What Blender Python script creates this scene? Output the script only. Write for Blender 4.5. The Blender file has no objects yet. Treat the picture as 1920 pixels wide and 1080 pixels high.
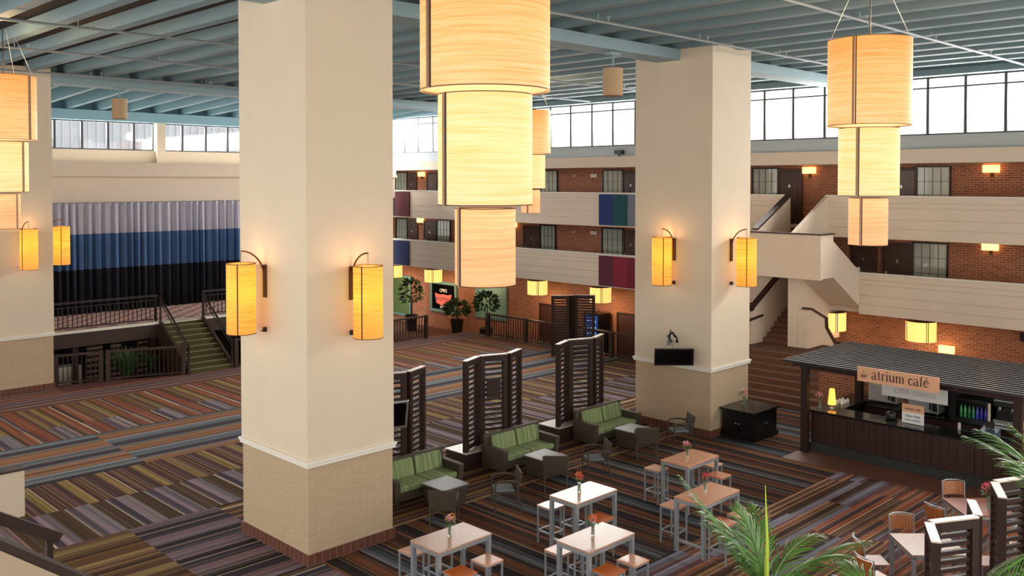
import bpy, math, random
from mathutils import Vector, Matrix
random.seed(7)
R=math.radians
SC=bpy.context.scene
COL=SC.collection
# ------------------------------------------------------------ camera, world, exposure
cam_d=bpy.data.cameras.new('camera'); cam=bpy.data.objects.new('camera',cam_d); COL.objects.link(cam)
cam_d.sensor_width=36.0; cam_d.sensor_fit='HORIZONTAL'; cam_d.lens=36.0*1732/1920
cam_d.shift_y=-155/1920; cam_d.clip_end=400
cam.location=(0,0,7.2)
cam.rotation_euler=(R(90-1.49),0,R(45.46-90))
SC.camera=cam
world=bpy.data.worlds.new('world'); SC.world=world; world.use_nodes=True
wn=world.node_tree; bg=wn.nodes['Background']
bg.inputs[0].default_value=(1.0,0.965,0.90,1); bg.inputs[1].default_value=1.25
SC.view_settings.view_transform='Standard'; SC.view_settings.look='None'
SC.view_settings.gamma=1; SC.view_settings.exposure=0.80; SC.view_settings.use_curve_mapping=False

def daylight(name,loc,rot,sx,sy,power,col):
    d=bpy.data.lights.new(name,'AREA'); d.shape='RECTANGLE'; d.size=sx; d.size_y=sy; d.energy=power; d.color=col
    o=bpy.data.objects.new(name,d); COL.objects.link(o); o.location=loc; o.rotation_euler=rot; return o
# daylight through the two rows of clerestory windows
daylight('daylight_left',(15,43.2,10.2),(R(-62),0,0),34,2.2,3500,(.96,.98,1))
daylight('daylight_right',(33.9,20,10.6),(0,R(62),0),2.2,44,5200,(1,.97,.92))
# ------------------------------------------------------------ helpers
def lin(c):
    r=[]
    for v in c[:3]:
        v=v/255.0
        r.append(v/12.92 if v<=0.04045 else ((v+0.055)/1.055)**2.4)
    return (r[0],r[1],r[2],1)
MATS={}
def mat(name,c,rough=0.6,metal=0.0,bump=0,bscale=60,coat=0,var=0,vscale=3,emit=0,ecol=None,spec=None):
    if name in MATS: return MATS[name]
    m=bpy.data.materials.new(name); m.use_nodes=True; nt=m.node_tree; b=nt.nodes['Principled BSDF']
    b.inputs['Base Color'].default_value=lin(c); b.inputs['Roughness'].default_value=rough
    b.inputs['Metallic'].default_value=metal
    if spec is not None: b.inputs['Specular IOR Level'].default_value=spec
    if coat: b.inputs['Coat Weight'].default_value=coat; b.inputs['Coat Roughness'].default_value=.15
    tc=nt.nodes.new('ShaderNodeTexCoord')
    if var or bump:
        n=nt.nodes.new('ShaderNodeTexNoise'); n.inputs['Scale'].default_value=vscale; n.inputs['Detail'].default_value=6
        nt.links.new(tc.outputs['Object'],n.inputs['Vector'])
    if var:
        mx=nt.nodes.new('ShaderNodeMix'); mx.data_type='RGBA'
        a=lin([max(0,v*(1-var)) for v in c]); d=lin([min(255,v*(1+var)) for v in c])
        mx.inputs[6].default_value=a; mx.inputs[7].default_value=d
        nt.links.new(n.outputs['Fac'],mx.inputs[0]); nt.links.new(mx.outputs[2],b.inputs['Base Color'])
    if bump:
        n2=nt.nodes.new('ShaderNodeTexNoise'); n2.inputs['Scale'].default_value=bscale
        nt.links.new(tc.outputs['Object'],n2.inputs['Vector'])
        bp=nt.nodes.new('ShaderNodeBump'); bp.inputs['Strength'].default_value=bump; bp.inputs['Distance'].default_value=.01
        nt.links.new(n2.outputs['Fac'],bp.inputs['Height']); nt.links.new(bp.outputs[0],b.inputs['Normal'])
    if emit:
        b.inputs['Emission Color'].default_value=lin(ecol or c); b.inputs['Emission Strength'].default_value=emit
    MATS[name]=m; return m
def brick_mat(name,c1,c2,mortar,bw,bh,axis,msize=.012,rough=.85):
    m=bpy.data.materials.new(name); m.use_nodes=True; nt=m.node_tree; b=nt.nodes['Principled BSDF']; b.inputs['Roughness'].default_value=rough
    g=nt.nodes.new('ShaderNodeNewGeometry'); s=nt.nodes.new('ShaderNodeSeparateXYZ'); cmb=nt.nodes.new('ShaderNodeCombineXYZ')
    nt.links.new(g.outputs['Position'],s.inputs[0])
    if axis=='xy':
        add=nt.nodes.new('ShaderNodeMath'); add.operation='ADD'
        nt.links.new(s.outputs[0],add.inputs[0]); nt.links.new(s.outputs[1],add.inputs[1]); nt.links.new(add.outputs[0],cmb.inputs[0])
    else: nt.links.new(s.outputs[{'x':0,'y':1}[axis]],cmb.inputs[0])
    nt.links.new(s.outputs[2],cmb.inputs[1])
    t=nt.nodes.new('ShaderNodeTexBrick'); t.inputs['Scale'].default_value=1
    t.inputs['Brick Width'].default_value=bw; t.inputs['Row Height'].default_value=bh; t.inputs['Mortar Size'].default_value=msize
    t.inputs['Color1'].default_value=lin(c1); t.inputs['Color2'].default_value=lin(c2); t.inputs['Mortar'].default_value=lin(mortar)
    nt.links.new(cmb.outputs[0],t.inputs['Vector']); nt.links.new(t.outputs['Color'],b.inputs['Base Color'])
    bp=nt.nodes.new('ShaderNodeBump'); bp.inputs['Strength'].default_value=.4; bp.inputs['Distance'].default_value=.01; bp.invert=True
    nt.links.new(t.outputs['Fac'],bp.inputs['Height']); nt.links.new(bp.outputs[0],b.inputs['Normal'])
    MATS[name]=m; return m
def grain_mat(name,ca,cb,cc,strength,zlo,zhi,stops=None,sc=1.0):
    # veneer lamp shade: horizontal grain, glowing from inside; stops = (pos, colour) bottom -> top in local z
    m=bpy.data.materials.new(name); m.use_nodes=True; nt=m.node_tree; b=nt.nodes['Principled BSDF']
    tc=nt.nodes.new('ShaderNodeTexCoord'); mp=nt.nodes.new('ShaderNodeMapping'); mp.inputs['Scale'].default_value=(1.1*sc,1.1*sc,44*sc)
    n=nt.nodes.new('ShaderNodeTexNoise'); n.inputs['Scale'].default_value=1; n.inputs['Detail'].default_value=7; n.inputs['Roughness'].default_value=.65
    nt.links.new(tc.outputs['Object'],mp.inputs[0]); nt.links.new(mp.outputs[0],n.inputs['Vector'])
    cr=nt.nodes.new('ShaderNodeValToRGB'); e=cr.color_ramp.elements
    e[0].position=.30; e[0].color=lin(ca); e[1].position=.72; e[1].color=lin(cc)
    k=e.new(.5); k.color=lin(cb)
    nt.links.new(n.outputs['Fac'],cr.inputs[0])
    sp=nt.nodes.new('ShaderNodeSeparateXYZ'); nt.links.new(tc.outputs['Object'],sp.inputs[0])
    mr=nt.nodes.new('ShaderNodeMapRange'); mr.inputs['From Min'].default_value=zlo; mr.inputs['From Max'].default_value=zhi
    nt.links.new(sp.outputs[2],mr.inputs[0])
    c2=nt.nodes.new('ShaderNodeValToRGB'); e2=c2.color_ramp.elements
    st=stops or [(0,(255,205,160)),(.5,(255,240,200)),(1,(255,190,130))]
    e2[0].position=st[0][0]; e2[0].color=lin(st[0][1]); e2[1].position=st[-1][0]; e2[1].color=lin(st[-1][1])
    for p,c in st[1:-1]:
        k=e2.new(p); k.color=lin(c)
    nt.links.new(mr.outputs[0],c2.inputs[0])
    mx=nt.nodes.new('ShaderNodeMix'); mx.data_type='RGBA'; mx.blend_type='MULTIPLY'; mx.inputs[0].default_value=1
    nt.links.new(cr.outputs[0],mx.inputs[6]); nt.links.new(c2.outputs[0],mx.inputs[7])
    nt.links.new(mx.outputs[2],b.inputs['Emission Color']); b.inputs['Emission Strength'].default_value=strength
    b.inputs['Base Color'].default_value=lin((120,78,45)); b.inputs['Roughness'].default_value=.5; b.inputs['Specular IOR Level'].default_value=.2
    MATS[name]=m; return m
class MB:
    def __init__(s): s.v=[]; s.f=[]; s.c=[]; s.sm=False
    def add(s,vs,fs,col=None):
        o=len(s.v); s.v+= [tuple(v) for v in vs]
        for f in fs: s.f.append(tuple(i+o for i in f)); s.c.append(col)
        return s
    def box(s,x0,x1,y0,y1,z0,z1,col=None):
        if x0>x1:x0,x1=x1,x0
        if y0>y1:y0,y1=y1,y0
        if z0>z1:z0,z1=z1,z0
        vs=[(x0,y0,z0),(x1,y0,z0),(x1,y1,z0),(x0,y1,z0),(x0,y0,z1),(x1,y0,z1),(x1,y1,z1),(x0,y1,z1)]
        return s.add(vs,[(3,2,1,0),(4,5,6,7),(0,1,5,4),(1,2,6,5),(2,3,7,6),(3,0,4,7)],col)
    def hexa(s,b,t,col=None): # bottom 4 ccw, top 4
        return s.add(list(b)+list(t),[(3,2,1,0),(4,5,6,7),(0,1,5,4),(1,2,6,5),(2,3,7,6),(3,0,4,7)],col)
    def prism(s,poly,z0,z1):
        n=len(poly); vs=[(p[0],p[1],z0) for p in poly]+[(p[0],p[1],z1) for p in poly]
        return s.add(vs,[tuple(range(n-1,-1,-1)),tuple(range(n,2*n))]+[(i,(i+1)%n,n+(i+1)%n,n+i) for i in range(n)])
    def prismY(s,poly,y0,y1): # poly in (x,z)
        n=len(poly); vs=[(p[0],y0,p[1]) for p in poly]+[(p[0],y1,p[1]) for p in poly]
        return s.add(vs,[tuple(range(n)),tuple(range(2*n-1,n-1,-1))]+[(i,n+i,n+(i+1)%n,(i+1)%n) for i in range(n)])
    def prismX(s,poly,x0,x1): # poly in (y,z)
        n=len(poly); vs=[(x0,p[0],p[1]) for p in poly]+[(x1,p[0],p[1]) for p in poly]
        return s.add(vs,[tuple(range(n-1,-1,-1)),tuple(range(n,2*n))]+[(i,(i+1)%n,n+(i+1)%n,n+i) for i in range(n)])
    def beam(s,a,b,w,h,up=(0,0,1)):
        a=Vector(a);b=Vector(b);d=(b-a).normalized();u=Vector(up)
        r=d.cross(u)
        if r.length<1e-4: r=d.cross(Vector((1,0,0)))
        r.normalize(); u=r.cross(d); r=r*w/2;u=u*h/2
        vs=[a-r-u,a+r-u,a+r+u,a-r+u,b-r-u,b+r-u,b+r+u,b-r+u]
        return s.add(vs,[(0,1,2,3),(7,6,5,4),(0,4,5,1),(1,5,6,2),(2,6,7,3),(3,7,4,0)])
    def tube(s,pts,r,n=8,r2=None,cap=True):
        pts=[Vector(p) for p in pts]; N=len(pts); rings=[]
        prev=None
        for i,p in enumerate(pts):
            d=(pts[min(i+1,N-1)]-pts[max(i-1,0)]).normalized()
            if prev is None:
                a=d.cross(Vector((0,0,1)))
                if a.length<1e-3: a=d.cross(Vector((1,0,0)))
                a.normalize()
            else:
                a=(prev-d*prev.dot(d)).normalized()
            prev=a; b=d.cross(a)
            rr=r if r2 is None else r+(r2-r)*i/(N-1)
            rings.append([p+a*math.cos(2*math.pi*k/n)*rr+b*math.sin(2*math.pi*k/n)*rr for k in range(n)])
        vs=[v for rg in rings for v in rg]; fs=[]
        for i in range(N-1):
            for k in range(n):
                fs.append((i*n+k,i*n+(k+1)%n,(i+1)*n+(k+1)%n,(i+1)*n+k))
        if cap: fs.append(tuple(range(n-1,-1,-1))); fs.append(tuple((N-1)*n+k for k in range(n)))
        return s.add(vs,fs)
    def lathe(s,prof,n=24,c=(0,0),cap=True):
        vs=[];fs=[];m=len(prof)
        for r,z in prof:
            for k in range(n):
                a=2*math.pi*k/n; vs.append((c[0]+r*math.cos(a),c[1]+r*math.sin(a),z))
        for i in range(m-1):
            for k in range(n): fs.append((i*n+k,i*n+(k+1)%n,(i+1)*n+(k+1)%n,(i+1)*n+k))
        if cap: fs.append(tuple(range(n-1,-1,-1))); fs.append(tuple((m-1)*n+k for k in range(n)))
        return s.add(vs,fs)
    def cyl(s,x,y,z0,z1,r,n=20): return s.lathe([(r,z0),(r,z1)],n,(x,y))
    def build(s,name,m,parent=None,loc=(0,0,0),world=False,smooth=False,bevel=0,rot=0):
        me=bpy.data.meshes.new(name)
        off=Vector((0,0,0))
        if world: off=Vector(loc) if parent is None else parent.location
        me.from_pydata([tuple(Vector(v)-off) for v in s.v],[],s.f); me.update()
        if m: me.materials.append(m)
        if any(c is not None for c in s.c):
            ca=me.color_attributes.new('tint','FLOAT_COLOR','CORNER')
            arr=[]
            for p,c in zip(me.polygons,s.c):
                c=c or (1,1,1,1)
                arr+=list(c)*p.loop_total
            ca.data.foreach_set('color',arr)
        if smooth:
            for p in me.polygons: p.use_smooth=True
            try: me.set_sharp_from_angle(angle=R(40))
            except Exception: pass
        o=bpy.data.objects.new(name,me); COL.objects.link(o)
        if parent is not None:
            o.parent=parent
            if not world: o.location=loc
        else: o.location=loc
        o.rotation_euler.z=rot
        if bevel:
            bm=o.modifiers.new('bevel','BEVEL'); bm.width=bevel; bm.segments=2; bm.limit_method='ANGLE'
        return o
def thing(name,label,cat,loc=(0,0,0),rot=0,group=None,kind=None):
    o=bpy.data.objects.new(name,None); COL.objects.link(o); o.location=loc; o.rotation_euler=(0,0,rot)
    o.empty_display_size=.1
    return tag(o,label,cat,group,kind)
def tag(o,label=None,cat=None,group=None,kind=None):
    if label:o['label']=label
    if cat:o['category']=cat
    if group:o['group']=group
    if kind:o['kind']=kind
    return o
def S(o,label=None): # structure
    o['kind']='structure'
    if label: o['label']=label
    return o
KIDS={}
def dup(root,loc,rot=None,label=None,group=None):
    def kids(o): return [c for c in bpy.data.objects if c.parent==o]
    def cp(o,par):
        c=o.copy(); COL.objects.link(c)
        if par is not None: c.parent=par
        for k in TREE.get(o.name) or kids(o): cp(k,c)
        return c
    c=cp(root,None); c.location=loc
    if rot is not None: c.rotation_euler=(0,0,rot)
    if label: c['label']=label
    if group: c['group']=group
    return c
TREE={}
# ------------------------------------------------------------ materials
M_plaster=mat('cream_plaster',(218,203,180),.75,var=.02,vscale=1.5,bump=.08,bscale=90)
M_plaster2=mat('beige_plaster',(205,190,172),.8,var=.02,vscale=1)
M_concrete=mat('precast_panel',(224,205,185),.85,var=.03,vscale=.8)
M_ledge=mat('grey_ledge',(175,180,182),.8,var=.02)
M_trimw=mat('white_trim',(232,226,214),.5)
M_wallbrick=brick_mat('painted_split_brick',(194,170,142),(187,163,135),(172,149,122),.34,.045,'xy',.006)
M_brick=brick_mat('red_brick',(166,98,70),(132,74,52),(176,136,108),.24,.08,'y',.012)
M_tile=brick_mat('terracotta_tile',(104,60,46),(92,52,40),(142,108,90),.16,.32,'xy',.006,.5)
M_blue=mat('pale_blue_paint',(116,140,147),.6,var=.03,vscale=.7)
M_girder=mat('girder_paint',(134,158,166),.65,var=.03,vscale=.6)
M_deck=mat('ceiling_deck',(62,52,46),.9,var=.12,vscale=.4)
M_pipe=mat('steel_pipe',(150,158,160),.45,metal=.3)
M_white=mat('window_frame_dark',(70,72,76),.5)
M_darkwood=mat('dark_wood',(46,28,23),.55,var=.15,vscale=6,coat=.05,spec=.3)
M_capsheen=mat('painted_sheen',(196,176,164),.3)  # window reflection on the dark screen tops, put into a pale colour
M_railwood=mat('rail_wood',(56,36,27),.5,var=.15,vscale=5)
M_iron=mat('dark_iron',(48,38,36),.5,metal=.4)
M_bronze=mat('bronze',(92,62,42),.45,metal=.6)
M_stairc=mat('stair_carpet',(104,70,52),.95,var=.2,vscale=30)
M_nose=mat('step_nosing',(130,92,70),.8)
M_noseg=mat('green_step_nosing',(126,122,84),.8)
M_greenc=mat('stage_stair_carpet',(72,68,36),.95,var=.35,vscale=18)
M_black=mat('black_satin',(16,15,16),.3)
M_blackg=mat('black_granite',(20,20,20),.12,var=.3,vscale=40)
M_wicker=mat('wicker_brown',(70,60,48),.6,bump=.6,bscale=160,var=.18,vscale=80)
M_wtop=mat('grey_stone_top',(128,126,126),.45,var=.08,vscale=60)
M_seatgrey=mat('grey_cushion',(122,128,134),.85)
M_alu=mat('brushed_aluminium',(160,166,172),.4,metal=.55)
M_steel=mat('stainless_steel',(185,185,182),.28,metal=.8)
M_door=mat('door_wood',(70,44,36),.45,var=.1,vscale=4)
M_doorg=mat('grey_door',(105,92,90),.45,var=.06,vscale=4)
M_leafd=mat('leaf_dark',(38,62,34),.5,var=.35,vscale=9)
M_leafs=mat('leaf_shrub',(70,98,52),.5,var=.35,vscale=9)
M_palm=mat('palm_leaf',(74,108,48),.36,var=.55,vscale=6)
M_palmy=mat('palm_spear',(170,190,60),.4,var=.15,vscale=4)
M_stalk=mat('palm_stalk',(150,160,80),.5)
M_pot=mat('dark_pot',(34,28,28),.4)
M_soil=mat('soil',(50,36,26),.95)
M_cream=mat('cream_cloth',(214,206,192),.7)
M_marble=mat('dark_marble',(48,50,48),.3,var=.35,vscale=14)
M_redwood=mat('counter_panel',(52,28,25),.4,var=.16,vscale=5,coat=.2)
M_parq=mat('brown_floor_strip',(104,66,50),.55,var=.15,vscale=5)
def wood_slat_mat(name,c,n,axis,rough=.3,line=.5):
    m=bpy.data.materials.new(name); m.use_nodes=True; nt=m.node_tree; b=nt.nodes['Principled BSDF']; b.inputs['Roughness'].default_value=rough
    b.inputs['Coat Weight'].default_value=.45; b.inputs['Coat Roughness'].default_value=.2
    tc=nt.nodes.new('ShaderNodeTexCoord'); sp=nt.nodes.new('ShaderNodeSeparateXYZ'); nt.links.new(tc.outputs['Object'],sp.inputs[0])
    mu=nt.nodes.new('ShaderNodeMath'); mu.operation='MULTIPLY'; mu.inputs[1].default_value=n; nt.links.new(sp.outputs['xyz'.index(axis)],mu.inputs[0])
    fr=nt.nodes.new('ShaderNodeMath'); fr.operation='FRACT'; nt.links.new(mu.outputs[0],fr.inputs[0])
    lt=nt.nodes.new('ShaderNodeMath'); lt.operation='LESS_THAN'; lt.inputs[1].default_value=.16; nt.links.new(fr.outputs[0],lt.inputs[0])
    no=nt.nodes.new('ShaderNodeTexNoise'); no.inputs['Scale'].default_value=12; nt.links.new(tc.outputs['Object'],no.inputs['Vector'])
    mx=nt.nodes.new('ShaderNodeMix'); mx.data_type='RGBA'; mx.inputs[6].default_value=lin([v*.88 for v in c]); mx.inputs[7].default_value=lin([min(255,v*1.1) for v in c])
    nt.links.new(no.outputs['Fac'],mx.inputs[0])
    m2=nt.nodes.new('ShaderNodeMix'); m2.data_type='RGBA'; nt.links.new(lt.outputs[0],m2.inputs[0]); nt.links.new(mx.outputs[2],m2.inputs[6]); m2.inputs[7].default_value=lin([v*line for v in c])
    nt.links.new(m2.outputs[2],b.inputs['Base Color']); MATS[name]=m; return m
M_teak=wood_slat_mat('teak_slats',(208,142,106),18,'y')
M_teakp=wood_slat_mat('teak_slats_painted_sheen',(192,150,128),18,'y')  # paler teak: daylight reflected by the bar tabletops is put into the colour
MATS['teak_slats_painted_sheen'].node_tree.nodes['Principled BSDF'].inputs['Coat Weight'].default_value=.18
M_teak2=wood_slat_mat('teak_seat',(214,154,120),18,'y')
M_oranget=wood_slat_mat('orange_teak_seat',(196,100,36),14,'y',.35,.8)
M_chairteak=wood_slat_mat('chair_teak',(176,104,54),22,'y',.4)
M_chairteakx=wood_slat_mat('chair_teak_back',(176,104,54),20,'x',.4)
def stripe_cloth(name,c1,c2,c3):
    m=bpy.data.materials.new(name); m.use_nodes=True; nt=m.node_tree; b=nt.nodes['Principled BSDF']; b.inputs['Roughness'].default_value=.9
    tc=nt.nodes.new('ShaderNodeTexCoord'); mp=nt.nodes.new('ShaderNodeMapping'); mp.inputs['Scale'].default_value=(28,.5,.5)
    n=nt.nodes.new('ShaderNodeTexNoise'); n.inputs['Scale'].default_value=1; n.inputs['Detail'].default_value=3
    nt.links.new(tc.outputs['Object'],mp.inputs[0]); nt.links.new(mp.outputs[0],n.inputs['Vector'])
    cr=nt.nodes.new('ShaderNodeValToRGB'); e=cr.color_ramp.elements; e[0].position=.35; e[0].color=lin(c1); e[1].position=.68; e[1].color=lin(c3); k=e.new(.5); k.color=lin(c2)
    nt.links.new(n.outputs['Fac'],cr.inputs[0]); nt.links.new(cr.outputs[0],b.inputs['Base Color']); MATS[name]=m; return m
M_green=stripe_cloth('green_stripe_fabric',(104,122,82),(126,144,98),(150,156,112))
gl=bpy.data.materials.new('window_glass'); gl.use_nodes=True; nt=gl.node_tree; nt.nodes.clear()
_o=nt.nodes.new('ShaderNodeOutputMaterial'); _t=nt.nodes.new('ShaderNodeBsdfTransparent'); _g=nt.nodes.new('ShaderNodeBsdfGlossy'); _g.inputs['Roughness'].default_value=.03
_f=nt.nodes.new('ShaderNodeMixShader'); _f.inputs[0].default_value=.06; nt.links.new(_t.outputs[0],_f.inputs[1]); nt.links.new(_g.outputs[0],_f.inputs[2]); nt.links.new(_f.outputs[0],_o.inputs[0])
M_glass=gl
carpet=bpy.data.materials.new('striped_carpet'); carpet.use_nodes=True; nt=carpet.node_tree; b=nt.nodes['Principled BSDF']; b.inputs['Roughness'].default_value=.95; b.inputs['Specular IOR Level'].default_value=.15
at=nt.nodes.new('ShaderNodeAttribute'); at.attribute_name='tint'
tc=nt.nodes.new('ShaderNodeTexCoord'); no=nt.nodes.new('ShaderNodeTexNoise'); no.inputs['Scale'].default_value=26; no.inputs['Detail'].default_value=4
nt.links.new(tc.outputs['Object'],no.inputs['Vector'])
mr=nt.nodes.new('ShaderNodeMapRange'); mr.inputs['To Min'].default_value=.62; mr.inputs['To Max'].default_value=1.38; nt.links.new(no.outputs['Fac'],mr.inputs[0])
vm=nt.nodes.new('ShaderNodeVectorMath'); vm.operation='SCALE'; nt.links.new(at.outputs['Color'],vm.inputs[0]); nt.links.new(mr.outputs[0],vm.inputs['Scale']); nt.links.new(vm.outputs[0],b.inputs['Base Color'])
M_carpet=carpet

# ------------------------------------------------------------ floor: carpet laid in striped bands
fl=MB()
def jit(c,a=.08):
    k=1+random.uniform(-a,a); return lin([max(0,min(255,v*k)) for v in c])
def strips(x0,x1,y0,y1,axis,pat,phase=0.0,fine=True):
    lo,hi=(x0,x1) if axis=='y' else (y0,y1)      # stripes run along axis; cross section over the other
    tot=sum(w for w,c in pat); p=lo-((lo-phase)%tot); i=0
    n=len(pat)
    while p<hi-1e-6:
        w,c=pat[i%n]; i+=1
        k=max(1,int(round(w/.05))) if fine and w>.07 else 1
        for j in range(k):
            a=p+w*j/k; bb=p+w*(j+1)/k; a2=max(a,lo); b2=min(bb,hi)
            if b2>a2+1e-6:
                q_=random.random(); base=c if q_<.72 else [v*.62+w2*.38 for v,w2 in zip(c,random.choice(MIXC))]; col=jit(base,.16)
                if axis=='y': q=[(a2,y0,0),(b2,y0,0),(b2,y1,0),(a2,y1,0)]
                else: q=[(x0,a2,0),(x1,a2,0),(x1,b2,0),(x0,b2,0)]
                fl.add(q,[(0,1,2,3)],col)
        p+=w
MIXC=[(150,110,70),(60,44,38),(120,104,110),(130,80,60),(170,150,120)]
cream=(196,178,160); slate=(62,56,64); lilac=(134,122,128); olive=(84,62,38); rust=(138,80,58); must=(152,124,72)
brn=(92,62,42); plum=(98,68,72); blug=(102,112,118); blu2=(122,126,132); dk=(46,38,40); tan=(150,118,84); rst2=(138,94,68)
P1=[(.12,plum),(.2,(112,76,66)),(.05,cream),(.15,slate),(.2,(128,80,66)),(.12,blug),(.25,(104,66,60)),(.1,lilac),(.2,plum),(.18,rst2)]
P2f=[(.05,cream),(.08,slate),(.35,rust),(.1,brn),(.25,(118,90,62)),(.1,plum),(.22,must),(.1,olive),(.29,(140,84,60))]
P2n=[(.05,cream),(.08,slate),(.35,rust),(.1,brn),(.04,cream),(.2,(88,78,90)),(.33,lilac),(.1,olive),(.29,(140,84,60))]
P3=[(.08,dk),(.22,slate),(.04,blu2),(.24,blug),(.03,dk),(.16,blu2),(.42,rst2),(.1,tan),(.12,rst2),(.14,blug)]
P4f=[(.22,must),(.03,cream),(.18,(92,54,38)),(.03,tan),(.1,brn),(.03,tan),(.15,plum),(.13,(88,60,50))]
P4n=[(.05,cream),(.17,(76,66,80)),(.12,(156,130,140)),(.2,lilac),(.33,olive)]
P5a=[(.22,must),(.2,brn),(.16,(118,84,46)),(.14,(74,48,32)),(.24,(104,74,44)),(.06,tan)]
P5b=[(.26,slate),(.035,cream),(.2,dk),(.28,(128,110,120)),(.12,(136,104,110)),(.06,(110,90,96))]
P6=[(.2,(104,66,36)),(.14,(136,98,50)),(.22,(72,46,32)),(.16,plum),(.1,(150,116,60)),(.3,(88,56,38)),(.12,(62,42,34))]
P7=[(.34,dk),(.03,tan),(.26,(120,72,44)),(.14,(60,40,34)),(.12,blug),(.025,blu2),(.16,(72,78,88)),(.2,(44,38,44)),(.03,tan),(.3,(100,60,38)),(.22,(70,46,38)),(.1,rust)]
P8=[(.16,(142,78,58)),(.03,tan),(.14,plum),(.2,(112,108,120)),(.06,dk),(.2,(62,42,32)),(.03,tan),(.1,(120,78,58)),(.03,tan),(.1,(80,54,46)),(.03,tan),(.14,(96,68,54)),(.03,(170,140,110)),(.12,rust),(.03,dk),(.1,(84,62,64)),(.03,tan)]
def dim(P,k): return [(w,tuple(v*k for v in c)) for w,c in P]
P6=dim(P6,.84);P7=dim(P7,.82);P8=dim(P8,1.06);P4f=dim(P4f,.88);P4n=dim(P4n,.86);P5a=dim(P5a,.84);P5b=dim(P5b,.84);P2f=dim(P2f,.94);P2n=dim(P2n,.94)
X0,X1=-3,29.4
strips(X0,29.4,31.3,33.0,'x',P1); strips(X0,11.1,33.0,34.3,'x',P1,.4)
fl.add([(11.1,33.0,0),(15.4,33.0,0),(12.8,33.9,0),(11.1,34.3,0)],[(0,1,2,3)],lin((104,66,60)))
strips(X0,9.8,23.3,27.0,'x',P3,.0); strips(9.8,18.4,23.3,27.0,'x',P3,.55); strips(18.4,X1,23.3,27.0,'x',P3,.1)
strips(X0,X1,28.55,31.3,'y',P2f,8.46); strips(X0,X1,27.0,28.55,'y',P2n,8.46)
strips(X0,X1,21.2,23.3,'y',P4f,7.6); strips(X0,X1,19.05,21.2,'y',P4n,7.07)
strips(X0,7.6,-3,19.05,'x',P5a,.3); strips(7.6,9.55,-3,19.05,'x',P5b,.1)
fl.add([(9.55,18.75,0),(X1,18.75,0),(X1,18.82,0),(9.55,18.82,0)],[(0,1,2,3)],lin(cream))
strips(9.55,X1,18.82,19.05,'x',P6)
strips(9.55,24.4,15.38,18.75,'x',P6,.05)
strips(24.4,X1,10.5,18.75,'y',P7,.6)
fl.add([(9.55,15.3,0),(24.4,15.3,0),(24.4,15.38,0),(9.55,15.38,0)],[(0,1,2,3)],lin(tan))
strips(9.55,24.4,10.5,15.3,'y',P7)
yy=10.5; rr8=random.Random(4)
while yy>-3:
    y2=max(-3,yy-rr8.choice([.4,.55,.7])); xx=9.55-rr8.uniform(0,3)
    while xx<X1:
        a=max(9.55,xx); bb=min(X1,xx+3.1)
        if bb>a+.01: strips(a,bb,y2,yy,'x',P8,rr8.uniform(0,1.5))
        xx+=3.1
    yy=y2
FLOOR=S(fl.build('floor',M_carpet),'carpet striped in brown, rust, blue and lilac bands')
m=MB(); m.box(X0,X1,-3,33,-.3,-.004); m.prism([(X0,33),(15.4,33),(12.8,33.9),(11.1,34.3),(X0,34.3)],-1.2,-.004); S(m.build('floor',mat('floor_slab',(80,62,50),.9)),'raised floor slab under the carpet, brown edge')
m=MB(); m.box(X0,34.5,-3,46,-1.5,-1.2)
S(m.build('floor',mat('lower_floor',(84,54,44),.9,var=.2,vscale=8)),'sunken dark brown floor around the raised area')
m=MB(); m.box(29.35,29.4,-3,33,-1.2,-.3); m.box(X0,29.4,32.95,33,-1.2,-.3); S(m.build('trim_1',M_plaster2),'edge face of the raised floor')
# brown mat strip in front of the cafe
m=MB(); m.prism([(21.75,12.1),(22.62,12.1),(22.62,11.85),(22.86,11.85),(22.86,6.9),(22.62,6.9),(22.62,6.6),(21.85,6.6),(21.75,10.9)],0.0,.012)
tag(m.build('entry_strip',M_parq),'smooth brown floor strip in front of the cafe counter','floor mat')

# ------------------------------------------------------------ columns
def column(x0,x1,y0,y1,label,ztop=11.1):
    t=thing('column',label,'column',((x0+x1)/2,(y0+y1)/2,0)); t['kind']='structure'
    def w(e,za,zb):
        m=MB(); m.box(x0-e,x1+e,y0-e,y1+e,za,zb); return m
    w(0,1.93,ztop).build('shaft',M_plaster,t,world=True)
    w(-.02,.2,1.9).build('brick_base',M_wallbrick,t,world=True)
    m=w(.05,1.9,1.96); m.box(x0-.03,x1+.03,y0-.03,y1+.03,1.84,1.9); m.build('rail_moulding',M_trimw,t,world=True,bevel=.01)
    w(.02,0,.2).build('tile_skirting',M_tile,t,world=True)
    return t
column(9.27,11.27,14.85,17.35,'large square cream column in the foreground, with two lamps')
column(22.0,24.0,14.42,17.1,'large square cream column with the black television')
column(9.1,11.08,33.93,36.5,'square cream column at the left edge of the picture')

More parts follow.
